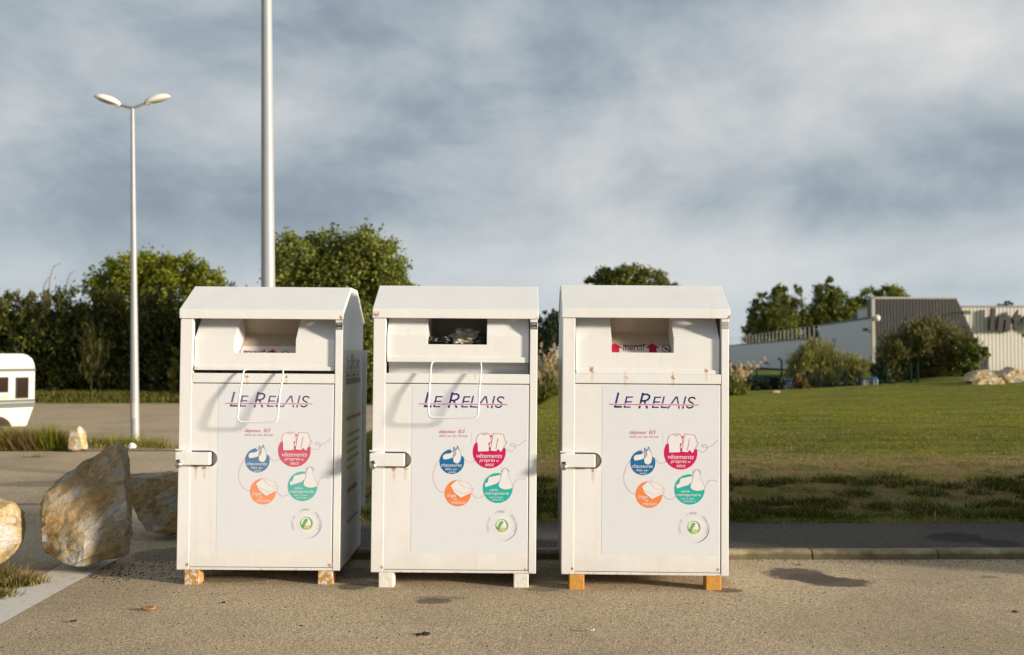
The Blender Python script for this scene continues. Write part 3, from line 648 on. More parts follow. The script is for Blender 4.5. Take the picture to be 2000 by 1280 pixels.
def logo_name(A):
    sh = lambda x, y: (x+(792-y)*.24, y)
    S = lambda pts, w: A.line([sh(*p) for p in pts], w, 1, 1)
    S([(449, 764), (449, 790.2), (461, 790.2)], 3.8)
    for x in (467, 521):
        S([(x, 771), (x, 790.6)], 3.0); [S([(x, yy), (x+11, yy)], 2.6) for yy in (771.4, 780.5, 790.6)]
    S([(496, 764), (496, 792)], 3.8); S([(496, 766), (505, 766), (509.5, 768.5), (510.5, 772), (508.5, 776), (504, 778.3), (496, 778.5)], 3.4); S([(502, 778.5), (511, 792)], 3.6)
    S([(538, 770), (538, 790.6), (548, 790.6)], 2.8); S([(551, 792), (561, 770.8), (563, 770.8), (572, 792)], 2.7); S([(579, 770), (579, 792)], 2.9)
    S(curve([(598, 773.5), (594, 771.2), (589, 771.5), (586.5, 775), (589, 779), (595, 782), (598, 786), (595, 790.3), (590, 791), (585.5, 788.6)], 4), 2.7)
    A.line([(440, 785.5), (609, 785.5)], 3.6, 0, 2); A.line([(440, 785.5), (609, 785.5)], 1.5, 2, 3)
def poster(parent, fade):
    A = Art(.0012)
    A.poly([(425, 1072), (649, 1072), (649, 749), (425, 749)], 0, 0)
    logo_name(A)
    A.text('déposez', 478, 510, 841.5, 12, bold=0); A.text('ici', 515, 528, 841.5, 12, bold=0); A.text('dans un sac fermé', 478, 533, 849, 12, bold=-.01)
    # threads
    for c in ([(492, 882), (476, 897), (467, 920), (470, 940), (480, 953), (491, 957)], [(526, 890), (533, 896), (541, 897), (548, 893)], [(541, 957), (552, 966), (564, 962), (570, 952)], [(607, 872), (618, 875), (626, 868), (622, 861), (616, 862), (620, 866), (632, 864), (640, 858), (646, 853)], [(621, 945), (627, 932), (635, 928), (645, 931)]):
        A.line(curve(c), .8, 6)
    A.disc(575, 877, 32, 2); A.disc(503, 896.5, 24, 3); A.disc(515, 957, 25.5, 4); A.disc(592, 946.5, 29, 5)
    def art(pts, mi, w=.8, smooth=False):
        q = curve(list(pts)+[pts[0]], 5) if smooth else list(pts)+[pts[0]]
        A.poly(q[:-1], 11, 2); A.line(q, w, mi, 3)
    # the white half of the crimson disc behind shirt and trousers
    A.poly([(541, 838), (609, 838), (609, 866), (600, 872), (575, 868), (556, 860), (541, 860)], 0, 1.5)
    art([(549, 856), (553, 845), (562, 841), (572, 841), (577, 846), (579, 858), (574, 860), (575, 876), (553, 877), (552, 860)], 2)
    art([(583, 841), (602, 843), (607, 858), (609, 858), (603, 868), (598, 878), (592, 872), (589, 876), (577, 875)], 2)
    A.poly([(577, 845), (581, 845), (579, 850)], 2, 4); A.poly([(574, 859), (577, 859), (575.5, 865)], 2, 4)
    A.line([(592, 850), (588, 872)], .7, 2, 4); A.line([(562, 842), (566, 845), (571, 842)], .7, 2, 4)
    A.poly([(501, 868), (528, 866), (530, 890), (520, 884), (507, 880), (500, 874)], 0, 1.5)
    art([(485, 887), (489, 882), (500, 880), (507, 874), (511, 880), (506, 888), (494, 892), (487, 892)], 3, .5, True)
    art([(508, 872), (516, 872), (521, 884), (519, 896), (513, 900), (506, 896), (506, 882)], 3, .5, True)
    A.line([(505, 876), (507, 868), (511, 875), (514, 866), (517, 874)], .8, 3, 4)
    A.poly([(520, 925), (548, 930), (546, 954), (520, 938)], 0, 1.5)
    art([(501, 942), (514, 931), (536, 938), (545, 948), (541, 956), (521, 966), (507, 955)], 4, .5)
    A.line([(507, 950), (527, 958), (544, 950)], .5, 6, 4); A.line([(514, 932), (528, 946), (545, 948)], .5, 6, 4)
    A.poly([(599, 905), (618, 905), (625, 935), (610, 936), (597, 928)], 0, 1.5)
    art([(567, 938), (572, 936), (575, 926), (597, 921), (598, 931), (590, 938), (568, 945)], 8, .4)
    art([(598, 928), (602, 912), (606, 907), (610, 912), (613, 924), (617, 932), (621, 945), (606, 949), (594, 943)], 8, .4, True)
    A.ring(607, 916, 7, .7, 8, 180, 360, 4)
    W = 7
    A.text('vêtements', 550.5, 600, 888.5, W); A.text('propres', 556, 586.5, 896, W); A.text('et', 588.5, 594, 896, W); A.text('secs', 567, 584, 904.5, W)
    A.text('chaussures', 482, 522, 906, W); A.text('liées', 490.5, 502.5, 912.8, W); A.text('par', 505, 513.5, 912.8, W); A.text('paires', 496.5, 510.5, 918.4, W)
    A.text('linge', 494, 512, 964.5, W); A.text('de', 507, 513.5, 970.5, W); A.text('maison', 502.5, 529.5, 977.5, W)
    A.text('petite', 576, 592, 952, W); A.text('maroquinerie', 567, 613.5, 959.3, W); A.text('(sacs à main,', 576, 602, 965.5, W, bold=0); A.text('ceintures...)', 580, 604, 970.3, W, bold=0)
    # textile recycling roundel
    cx, cy = 600.5, 1018.5
    A.disc(cx, cy, 18, 7, 1); A.ring(cx, cy, 14.5, 1.2, 13, lay=2); A.disc(cx, cy, 12.3, 9, 2); A.disc(cx-1, cy-1.5, 9.5, 13, 2.5)
    A.poly(curve([(cx-9, cy+4), (cx-3, cy-8), (cx+3, cy-7), (cx-2, cy+2), (cx-5, cy+9), (cx-9, cy+4)], 5), 9, 3)
    A.poly(curve([(cx-6, cy+9), (cx, cy+4), (cx+8, cy+6), (cx+3, cy+11), (cx-6, cy+9)], 5), 10, 3)
    A.poly(curve([(cx+2, cy-6), (cx+8, cy-3), (cx+9, cy+4), (cx+3, cy+1), (cx+2, cy-6)], 5), 7, 3)
    s_ = 'TEXTILE · LINGE · CHAUSSURE'
    for i, ch in enumerate(s_):
        if ch == ' ': continue
        an = R(-113+226*i/(len(s_)-1)); A.glyph(ch, cx+25*math.sin(an), cy-25*math.cos(an), 6.3, an, 8)
    for i in range(12): A.ring(cx, cy, 29.5, .25+1.3*math.sin(math.pi*(i+.5)/12), 8, -10+8.5*i, -10+8.5*(i+1.05), 1, 4)
    return A.mb.build('poster', decals(fade), parent)

GROUPB = 'clothing banks in a row along the kerb'
DARKIN = M('dark inner steel', (.22, .20, .17), .6); STEEL = M('lock steel', (.55, .53, .50), .25, 1.0); SEAL = M('rubber black', (.02, .02, .02), .6)
def bank(label, loc, rotz, tilt, spots, foot, fade, seed, cut, style, handle, rear=False, full=True):
    root = empty('clothing_bank', loc, label, 'clothing bank', GROUPB, (0, tilt, rotz))
    W = paint_mat('bank paint', spots, seed)
    D = 1.0; zt = 1.885
    mb = MB()     # body: side walls, back, floor, front frame (butted boxes)
    side = [(.052, .10), (D, .10), (D, 1.885), (.63, 2.105), (.33, 2.105), (.052, 1.955)]
    mb.prism(side, 0, -.575, -.573+.02); mb.prism(side, 0, .575-.022, .575)
    mb.box(-.553, .553, D-.02, D-.002, .10, 1.885); mb.box(-.553, .553, .052, D-.02, .10, .115)
    mb.box(-.575, -.487, 0, .05, .10, zt); mb.box(.522, .575, 0, .05, .10, zt)
    mb.box(-.487, .522, .002, .05, 1.417, 1.485); mb.box(-.487, .522, .002, .05, .10, .118)
    mb.box(-.487, .522, .055, .075, .118, 1.485)            # inner plate behind door and flap sill
    mb.build('body', W, root, bevel=.004)
    mb = MB()     # folded sheet roof
    pr = [(-.012, 1.872), (-.012, 1.935), (.33, 2.122), (.63, 2.122), (1.012, 1.905), (1.012, 1.872)]
    inn = [(1.0, 1.872), (1.0, 1.897), (.627, 2.110), (.333, 2.110), (0, 1.928), (0, 1.872)]
    mb.prism(pr+inn, 0, -.581, .581)
    for s in (-1, 1): # folded gable flange
        mb.prism([(.0, 1.90), (.0, 1.927), (.333, 2.109), (.627, 2.109), (.999, 1.896), (.999, 1.872), (.62, 2.085), (.34, 2.085)], 0, s*.5745, s*.5805)
    mb.build('roof', W, root, bevel=.004)
    ch = [(-.505, .122), (.517, .122), (.517, 1.411), (-.505, 1.411), (-.505, .937)]
    ch += [(-.358+.056*math.sin(a), .881+.056*math.cos(a)) for a in [math.pi*i/14 for i in range(15)]] + [(-.505, .825)]
    mb = MB(); mb.prism(ch, 1, .002, .034); 
    dr = mb.build('door', W, root, bevel=.0035)
    mb = MB(); mb.prism([(-.503, .827), (-.36, .827), (-.32, .845), (-.304, .88), (-.32, .917), (-.36, .935), (-.503, .935)], 1, .036, .040); mb.build('latch_recess', M('recess grey', (.36, .34, .31), .6), dr)
    mb = MB(); mb.box(-.588, -.345, -.034, .022, .838, .928); mb.build('latch_cover', W, dr, bevel=.006)
    mb = MB(); mb.ball((-.560, -.036, .842), .026); mb.build('padlock', STEEL, dr, smooth='angle')
    mb = MB(); mb.tube([(-.560, -.045, .875), (-.560, -.036, .842)], .011, 8); mb.build('shackle', SEAL, dr, smooth='angle')
    mb = MB(); mb.tube([(-.588, -.02, .944), (-.51, -.02, .944)], .006, 6); mb.build('hinge_pin', W, dr, smooth='angle')
    po = poster(dr, fade) if full else None
    for sx in (-1, 1):
        for y0 in (.004, .86):
            mb = MB(); xx = -.52 if sx < 0 else .42
            mb.box(xx, xx+.105, y0, y0+.12, -.012, .099); mb.build('foot', foot, root, bevel=.006)
    mb = MB(); mb.box(.525, .573, -.0015, -.0003, 1.800, 1.850, 0)
    A = Art(-.0016, lambda a, b: (a, b))
    for z in (1.806, 1.813, 1.832, 1.841):
        mb.box(.531, .567, -.0022, -.0016, z, z+.0035, 1)
    mb.build('label_sticker', [M('sticker black', (.035, .033, .03), .5) if seed != 3 else M('sticker faded', (.35, .34, .32), .5), M('sticker grey', (.45, .44, .42), .5)], root)
    # flap
    c0, c1 = cut; X0, X1 = -.480, .514; yf = .028
    if style == 'tray':
        zb, zl, zk, ztp = (1.515 if handle else 1.494), 1.632, 1.727, 1.885
        yt = .19; mb = MB()
        def strip(x0, x1, y0, z0, y1, z1): mb.add([(x0, y0, z0), (x1, y0, z0), (x1, y1, z1), (x0, y1, z1)], [(0, 1, 2, 3)])
        strip(X0, X1, yf, zb, yf, zl)
        for a, b in ((X0, c0), (c1, X1)):
            strip(a, b, yf, zl, yf, zk); strip(a, b, yf, zk, yt, ztp); strip(a, b, yt, ztp, yt+.17, ztp+.03)
        for xx in (c0, c1):
            mb.add([(xx, yf, zl), (xx, yf, zk), (xx, yt, ztp), (xx, .36, ztp+.03), (xx, .36, 1.74), (xx, .10, 1.57)], [(0, 1, 2, 3, 4, 5)])
        for xx in (X0, X1):
            mb.add([(xx, yf, zb), (xx, yf, zk), (xx, yt, ztp), (xx, .36, ztp), (xx, .36, zb)], [(0, 1, 2, 3, 4)])
        fl = mb.build('flap', W, root, solid=.004)
        mb = MB(); strip(c0+.002, c1-.002, .06, 1.56, .335, 1.775); strip(c0+.002, c1-.002, .335, 1.775, .22, 1.93); mb.build('tray', M('tray dirt shade', (.42, .35, .265), .6, var=.2, scale=5), fl, solid=.003)  # darker brown holds both the dirt and the shade of the recess
        mb = MB(); mb.prism([(yf-.012, zb-.008), (yf-.003, zb-.008), (yf-.003, zb+.022), (yf-.012, zb+.018)], 0, X0+.002, X1-.002)
        mb.build('flap_lip', W, fl, bevel=.002)
        mb = MB(); mb.box(c0-.001 if seed != 3 else c1-.001, (c0+.024) if seed != 3 else c1+.020, yf-.004, yf+.004, zl+.002, zk-.002); 
        # printed notice on the sloping tray
        dy, dz = .275, .215; ln = math.hypot(dy, dz)
        def T(px, py): return (0, 0)
        nb = MB()
        def on(u, v, lay=1):  # u across, v metres up the slope measured from z 1.632
            s = (1.632-1.56)/dz*ln+v*1.45; return (u, .06+dy*s/ln-.0025-lay*.0006*dz/ln, 1.56+dz*s/ln+.0025+lay*.0006*dy/ln)
        def txt(t, u0, u1, v, mi):
            vs, fs = text_geo(t, .01, .25); a = max(p[0] for p in vs); qq = (u1-u0)/a; nb.add([on(u0+p[0]*qq, v+p[1]*qq*1.25, 2) for p in vs], fs, mi)
        o0 = .01 if seed == 3 else -.02
        nb.add([on(c0+.012, -.06, 0), on(c1-.012, -.06, 0), on(c1-.012, .052, 0), on(c0+.012, .052, 0)], [(0, 1, 2, 3)], 0)
        dv = .012 if seed == 3 else -.034
        txt('merci!', o0-.155, o0+.005, .004+dv, 1); txt('déposez votre sac ici', o0-.15, o0+.01, .036+dv, 1)
        for ux in (o0-.205, o0+.06):
            nb.add([on(ux+a*.055, b+dv, 2) for a, b in ((-1, .022), (1, .022), (0, .060))], [(0, 1, 2)], 2)
            nb.add([on(ux+a*.027, b+dv, 2) for a, b in ((-1, -.03), (1, -.03), (1, .0225), (-1, .0225))], [(0, 1, 2, 3)], 2)
        cxx = o0+.155
        for i in range(24):
            a, b = 6.2832*i/24, 6.2832*(i+1)/24
            nb.add([on(cxx+math.cos(t)*r_, .018+math.sin(t)*r_+dv, 2) for t, r_ in ((a, .032), (b, .032), (b, .027), (a, .027))], [(0, 1, 2, 3)], 1)
        nb.add([on(cxx+a, b+dv, 3) for a, b in ((-.024, .034), (-.018, .04), (.024, .002), (.018, -.004))], [(0, 1, 2, 3)], 1)
        nb.add([on(cxx+a, b+dv, 3) for a, b in ((-.012, .02), (.006, .026), (.012, .016), (.002, .004))], [(0, 1, 2, 3)], 1)
        nb.build('notice', [M('notice film', (.66, .63, .62), .5, var=.03), M('notice plum', (.16, .03, .08), .5, var=.03), M('notice red', (.42, .008, .05), .5, var=.03)], fl)
    else:
        zb, zl, zk, ztp = 1.575, 1.690, 1.752, 1.885; yt = .10
        mb = MB()
        def strip(x0, x1, y0, z0, y1, z1): mb.add([(x0, y0, z0), (x1, y0, z0), (x1, y1, z1), (x0, y1, z1)], [(0, 1, 2, 3)])
        strip(X0, X1, yf, zb, yf, zl)
        for a, b in ((X0, c0), (c1, X1)):
            strip(a, b, yf, zl, yf, zk); strip(a, b, yf, zk, yt, ztp)
        for i in range(6):   # curved underside
            a, b = R(15*i), R(15*(i+1)); strip(X0, X1, yf+.10*math.sin(a), zb-.045*(1-math.cos(a)), yf+.10*math.sin(b), zb-.045*(1-math.cos(b)))
        strip(X0, X1, .128, 1.53, .135, 1.478)
        for xx in (c0, c1): mb.add([(xx, yf, zl), (xx, yf, zk), (xx, yt, ztp), (xx, .45, ztp), (xx, .45, zl)], [(0, 1, 2, 3, 4)])
        fl = mb.build('flap', W, root, solid=.004)
        mb = MB(); mb.box(c0+.003, c1-.003, yf+.004, .45, 1.676, 1.684); mb.box(c0+.003, c1-.003, .45, .456, 1.676, 1.9)
        mb.build('inner_tray', DARKIN, fl)
        mb = MB(); mb.prism([(yf-.012, zb-.01), (yf-.003, zb-.01), (yf-.003, zb+.03), (yf-.012, zb+.026)], 0, X0+.002, X1-.002)
        mb.build('flap_lip', W, fl, bevel=.002)
    if handle:
        x0, x1, zt_, zb_, p = handle; mb = MB(); r = .0062; y0 = .01
        L = [(x0+.012, y0, zt_), (x0+.006, y0-.03, zt_+.004), (x0, y0-.05, zt_-.03), (x0-.006, y0-p*.8, (zt_+zb_)/2)]
        rr = .03
        pts = L+[(x0-.010, y0-p, zb_+rr), (x0-.010+rr*.3, y0-p, zb_+rr*.3), (x0-.010+rr, y0-p, zb_)]
        Rr = [(x1-.012, y0, zt_), (x1-.006, y0-.03, zt_+.004), (x1, y0-.05, zt_-.03), (x1-.010, y0-p*.8, (zt_+zb_)/2)]
        pts += [(x1-.016-rr, y0-p, zb_), (x1-.016-rr*.3, y0-p, zb_+rr*.3), (x1-.016, y0-p, zb_+rr)]+Rr[::-1]
        mb.tube(pts, r, 8); mb.build('handle', W, fl, smooth=True)
    if rear:
        mb = MB(); mb.box(.20, .602, D+.03, D+.055, .40, 1.66); mb.box(.30, .34, D-.002, D+.03, .6, .7); mb.box(.30, .34, D-.002, D+.03, 1.3, 1.4); mb.build('rear_panel', W, root, bevel=.004)
    if full:   # side notice on the right wall: name, red rule and lines of print
        A = Art(0, lambda a, b: ((a-440)/170, (785-b)/277*1.6))
        logo_name(A); S = MB()
        S.add([(.5753, .06, .20), (.5753, .95, .20), (.5753, .95, 1.66), (.5753, .06, 1.66)], [(0, 1, 2, 3)], 0)
        S.add([(.5762-v[1]*1.6, .16+v[0]*.68, 1.50+v[2]) for v in A.mb.v], A.mb.f, 0)
        S.mi[1:] = [{0: 0, 1: 1, 2: 2}.get(m, 0) for m in A.mb.mi]
        rq = random.Random(4)
        for (x0, x1, z, h, mi) in ((.16, .84, 1.405, .045, 1), (.2, .85, 1.14, .03, 2), (.25, .8, 1.02, .022, 3), (.25, .8, .96, .022, 3), (.25, .7, .90, .022, 3), (.25, .78, .84, .022, 3), (.25, .6, .78, .022, 3), (.3, .75, .60, .035, 2), (.3, .8, .38, .022, 3)):
            x = x0     # small print too small to read in the photograph
            while x < x1:
                wd = rq.uniform(.02, .07); S.add([(.5762, x, z), (.5762, x+wd, z), (.5762, x+wd, z+h), (.5762, x, z+h)], [(0, 1, 2, 3)], mi); x += wd+.016
        side_film = M('side film', (.62, .63, .61), .30, var=.06, scale=3)
        S.build('side_notice', [side_film, M('side navy', (.02, .02, .07), .3), M('side red', (.38, .03, .05), .3), M('side grey', (.16, .17, .16), .3)], root)
    return root, fl
F1 = foot_mat('rusted foot', (.56, .30, .08), (.66, .60, .50), .47, .60)
F2 = foot_mat('white foot', (.55, .33, .12), (.74, .71, .65), .30, .38)
F3 = foot_mat('orange foot', (.74, .36, .07), (.42, .15, .03), .62, .75)
B1, f1 = bank('left clothing bank, hoop handle hanging and rusty peeling feet', (-1.790, 7.06, 0), R(.3), R(.45),
    [(-.575, 0, 1.88, .022), (.56, -.01, 1.885, .018), (-.484, .03, 1.52, .035), (-.10, .0, 1.46, .020), (.18, .0, 1.46, .018), (-.45, 0, .82, .02), (.50, .0, .14, .016), (-.5, 0, .14, .016), (-.39, 0, .815, .03), (-.575, 0, .94, .012), (-.52, 0, .947, .015)],
    F1, .12, 1, (-.2, .24), 'tray', (-.118, .165, 1.508, 1.148, .13), rear=True)
B2, f2 = bank('middle clothing bank, its hatch turned open on dark bags with a straight hoop handle', (-.410, 6.97, 0), R(-.3), R(.45),
    [(-.555, -.01, 1.895, .03), (.565, -.01, 1.88, .012), (.14, .0, 1.53, .03), (-.42, .0, .82, .028), (-.34, 0, .82, .02), (.5, 0, .13, .014), (-.5, 0, .135, .018), (-.48, .03, 1.57, .015)],
    F2, .0, 2, (-.2, .222), 'open', (-.165, .185, 1.562, 1.185, .13))
B3, f3 = bank('right clothing bank, hatch shut with no handle, red arrows inside and orange feet', (.913, 6.90, 0), R(-1.2), R(.45),
    [(.575, -.01, 1.88, .022), (-.37, .02, 1.51, .028), (-.14, 0, 1.46, .020), (.19, 0, 1.46, .020), (-.14, .02, 1.495, .012), (.19, .02, 1.495, .012), (.42, .02, 1.51, .02), (-.36, 0, .82, .02), (.5, 0, .14, .016), (-.5, 0, .14, .016)],
    F3, .0, 3, (-.235, .2), 'tray', None)
# further banks of the same row stand beyond the right picture edge (their shadows reach the bank)
def copy_tree(o, parent=None):
    c = o.copy(); C.objects.link(c); c.parent = parent
    for chd in list(o.children): copy_tree(chd, c)
    return c
for i in range(7):
    c = copy_tree(B3); c.location = (4.85+i*1.38+.575, 6.92, 0); c.rotation_euler = (0, 0, R(-.5))
    c['label'] = 'clothing bank further along the row, beyond the right picture edge'

# bags inside the open hatch
def lump(name, label, cat, c, s, mat, seed, rough=.35):
    bm = bmesh.new(); bmesh.ops.create_icosphere(bm, subdivisions=4, radius=1)
    for v in bm.verts:
        q = v.co.copy(); d = 1+rough*noise.fractal(q*1.8+Vector((seed, 0, 0)), 1, 2, 4)
        v.co = Vector((q.x*s[0]*d, q.y*s[1]*d, max(-.75*s[2], q.z*s[2]*d)))
    me = bpy.data.meshes.new(name); bm.to_mesh(me); bm.free(); me.materials.append(mat); me.polygons.foreach_set('use_smooth', [True]*len(me.polygons))
    o = bpy.data.objects.new(name, me); C.objects.link(o); o.location = c; return tag(o, label, cat, 'bags in the open hatch')
b2 = Vector(B2.location)
lump('rubbish_bag', 'black bag lying at the left of the open hatch', 'bag', b2+Vector((-.105, .20, 1.716)), (.105, .12, .040), M('bag black', (.012, .012, .014), .35), 2)
lump('rubbish_bag', 'black fold of fabric at the right of the open hatch', 'bag', b2+Vector((.175, .12, 1.706)), (.05, .07, .030), M('bag black'), 9)
lump('plastic_bag', 'grey translucent plastic bag in the middle of the open hatch', 'bag', b2+Vector((.075, .26, 1.745)), (.10, .10, .065), M('bag grey', (.34, .33, .29), .3), 5, .55)
lump('cloth_bundle', 'crumpled cream cloth in the middle of the open hatch', 'cloth', b2+Vector((.045, .14, 1.708)), (.05, .06, .026), M('cloth cream', (.52, .47, .38), .8), 7, .5)
lump('cloth_bundle', 'crumpled beige cloth at the right of the open hatch beside the black fold', 'cloth', b2+Vector((.12, .12, 1.712)), (.05, .05, .030), M('cloth beige', (.46, .36, .22), .8), 13, .5)

# ---------------------------------------------------------------- lamp posts
GALV = plain('galvanised pole', (.37, .38, .39), .45, .1, var=.12, scale=3)
def lamp(label, px_b, px_t, py_t, Y, zb, r0, r1, hs, spread):  # spread: arm length factor
    b = at(px_b, 640, Y); t = at(px_t, py_t, Y); root = empty('street_lamp', (b.x, Y, zb), label, 'street lamp', 'pale twin street lamps')
    top = Vector((t.x-b.x, 0, t.z-zb))
    mb = MB(); N = 10
    mb.tube([top*(i/N) for i in range(N+1)], [r0+(r1-r0)*i/N for i in range(N+1)], 14)
    mb.tube([(0, 0, 0), (0, 0, .012)], r0*1.9, 12); mb.build('pole', GALV, root, smooth='angle')
    mb = MB(); mb.box(-r0*.35, r0*.35, -r0*1.12, -r0*.8, .55, .95); mb.build('access_door', M('access door grey', (.5, .5, .5), .5), root, bevel=.004)
    for s in (-1, 1):
        a = top+Vector((0, 0, .0)); tip = a+Vector((s*spread*.62, s*.18*spread, (.085 if s < 0 else .20)*spread*1.6))
        mb = MB(); mb.tube([a, a+Vector((s*.05*spread, 0, .01)), tip], [.04, .035, .03], 8); ar = mb.build('arm', M('arm dark', (.16, .16, .16), .5), root, smooth='angle')
        d = (tip-a).normalized(); d = Vector((s*1.0, s*.25, .34 if s > 0 else .26)).normalized() if s > 0 else Vector((-1.0, -.25, .30)).normalized()
        mb = MB(); c = tip+d*hs*.45
        q = d.to_track_quat('X', 'Z').to_matrix()
        seg, rings = 16, 10; vs = []
        for i in range(rings+1):
            for kk in range(seg):
                th = math.pi*i/rings; ph = 6.2832*kk/seg
                x, y, z = math.cos(th), math.sin(th)*math.cos(ph), math.sin(th)*math.sin(ph)
                vs.append(c+q@Vector((x*hs*.55, y*hs*.27*(1+.15*x), (z*hs*.24 if z > 0 else z*hs*.07))))
        mb.add(vs, [(i*seg+kk, (i+1)*seg+kk, (i+1)*seg+(kk+1) % seg, i*seg+(kk+1) % seg) for i in range(rings) for kk in range(seg)])
        hd = mb.build('lamp_head', M('lamp shell', (.72, .70, .64), .35), root, smooth=True)
        mb = MB(); vs = []
        for i in range(6):
            for kk in range(seg):
                th = math.pi/2*i/5; ph = 6.2832*kk/seg; vs.append(c+q@Vector((hs*.05+math.cos(ph)*math.cos(th)*hs*.36, math.sin(ph)*math.cos(th)*hs*.17, -hs*.035-math.sin(th)*hs*.07)))
        mb.add(vs, [(i*seg+kk, (i+1)*seg+kk, (i+1)*seg+(kk+1) % seg, i*seg+(kk+1) % seg) for i in range(5) for kk in range(seg)])
        mb.build('lens', M('lamp lens', (.35, .33, .22), .2), hd, smooth=True)
        mb = MB(); mb.box(-.05, .05, -.05, .05, -.06, .05); vv = [tip+d*.02+q@Vector(v) for v in mb.v]; mb.v = vv; mb.build('bracket', M('bracket tan', (.45, .36, .24), .6), hd, bevel=.01)
    return root
lamp('slim street lamp with two white oval heads standing in the weeds on the left', 266.5, 259, 212, 24.5, -.45, .105, .042, .60, .50)
T2 = lamp('tall thick lamp pole rising behind the left clothing bank out of the picture', 528, 519.5, -250, 12.6, .0, .104, .058, .62, .95)

# ---------------------------------------------------------------- caravan
ang = R(55); cy0 = 22.3; cx0 = (70-1000)/FPX*cy0
cv = empty('caravan', (cx0, cy0, -.45), 'old white touring caravan with grey stripes parked at the left picture edge', 'caravan', None, (0, 0, ang))
# local: x along the wall (0 = far end, negative towards us), y inward; wall faces -y
WHITE = M('caravan shell', (.62, .60, .53), .35, var=.05, scale=2); GREYS = M('caravan grey stripe', (.085, .10, .09), .5)
prof = [(-.18, .52), (-4.3, .52), (-4.55, .95), (-4.55, 1.85), (-4.4, 2.06), (-4.2, 2.13), (-.30, 2.13), (-.18, 2.10), (-.07, 2.02), (-.015, 1.9), (0, 1.75), (0, 1.0)]
wc = -.92
arch = [(wc+.40*math.cos(a), .50+.28*math.sin(a)) for a in [math.pi*i/10 for i in range(11)]]
mb = MB(); pr = prof[:1]+[(arch[0][0], .52)]+arch[1:-1]+[(arch[-1][0], .52)]+prof[1:]
mb.prism(pr, 1, 0, 2.05); mb.build('body', WHITE, cv, bevel=.02)
mb = MB(); mb.box(-4.56, .004, -.006, -.0005, 1.735, 1.80); mb.build('roof_stripe', GREYS, cv)
mb = MB(); mb.box(-4.56, -.004, -.006, -.0005, .94, 1.12); mb.box(-4.56, -.004, -.009, -.006, 1.045, 1.06, 1); mb.build('side_stripe', [GREYS, M('stripe light', (.4, .42, .4), .5)], cv)
GLASS = M('caravan window', (.030, .017, .013), .08, var=.3, scale=4)
for (a, b, z0, z1) in ((-.45, -.155, 1.14, 1.61), (-1.12, -.61, 1.28, 1.62), (-3.0, -1.8, 1.2, 1.62)):
    mb = MB(); mb.box(a, b, -.022, -.0005, z0, z1); fr = mb.build('window', SEAL, cv, bevel=.008)
    mb = MB(); mb.box(a+.025, b-.025, -.028, -.0225, z0+.025, z1-.025); mb.build('pane', GLASS, fr, bevel=.003)
mb = MB(); mb.box(-.86, -.61, -.012, -.0005, 1.15, 1.21); mb.build('vent', M('vent beige', (.55, .48, .32), .6), cv)
mb = MB(); mb.box(-.80, -.66, -.012, -.0005, .80, .92); mb.build('locker_hatch', M('hatch cream', (.68, .63, .48), .5), cv)
wh = MB(); wh.tube([(wc, .06, .30), (wc, .26, .30)], .30, 24); wh = wh.build('wheel', M('tyre', (.025, .024, .023), .8), cv, smooth='angle')
mb = MB(); mb.tube([(wc, .045, .30), (wc, .06, .30)], .18, 20); mb.build('rim', M('rim grey', (.5, .48, .44), .4, .4), wh, smooth='angle')
mb = MB(); mb.tube([(-4.5, 1.0, .55), (-5.6, 1.0, .5)], .04, 8); mb.build('drawbar', M('arm dark'), cv)

# ---------------------------------------------------------------- store
def clad(name, col, dark, pitch, amount, rough=.4):
    k = NT(name); c = k.coord(); x = k.n('SeparateXYZ', Vector=c)
    s = k.math('FRACT', k.math('DIVIDE', k.math('ADD', x.outputs[0], x.outputs[1]), pitch))
    groove = k.math('MULTIPLY', k.rng(s, .60, .68), k.rng(s, 1.0, .92))
    n1 = k.noise(c, .5, 4)
    base = k.mix(n1, tuple(v*.92 for v in col), tuple(min(1, v*1.06) for v in col))
    k.col(k.mix(k.math('MULTIPLY', groove, amount), base, dark)); k.rough(rough)
    k.bump(groove, 1.0, -.06); return k.m
SY = 110
store = empty('store', (40, SY, -.3), 'long low supermarket with white ribbed facade and dark slanted cladding behind the lawn', 'building')
def SP(px, py, Y): return at(px, py, Y)-Vector((40, SY, -.3))
fac = SP(1880, 600, SY+2.5).z
mb = MB(); mb.box(1.0, 48, 2.5, 8, 0, fac)
mb.build('facade', clad('white cladding', (.70, .68, .60), (.34, .32, .28), .42, .9), store)
mb = MB(); mb.box(.9, 48.1, 2.38, 8.1, fac, fac+.16); mb.build('parapet', M('parapet grey', (.30, .29, .27), .6), store)
a, b, c_, d_ = SP(1708, 584, SY), SP(1868, 583, SY), SP(1931, 757, SY), SP(1713, 757, SY)
mb = MB(); mb.prism([(a.x, a.z), (b.x, b.z), (c_.x+.35, 0), (d_.x, 0)], 1, 0, 2.4)
mb.build('cladding', clad('dark cladding', (.038, .037, .036), (.008, .008, .0075), .36, .9), store)
mb = MB(); mb.box(a.x-.05, b.x+.05, -.08, 2.44, a.z, a.z+.2); mb.box(a.x-.32, a.x-.003, -.08, .3, 0, a.z-.002); mb.build('trim', M('trim pale', (.46, .43, .37), .5), store)
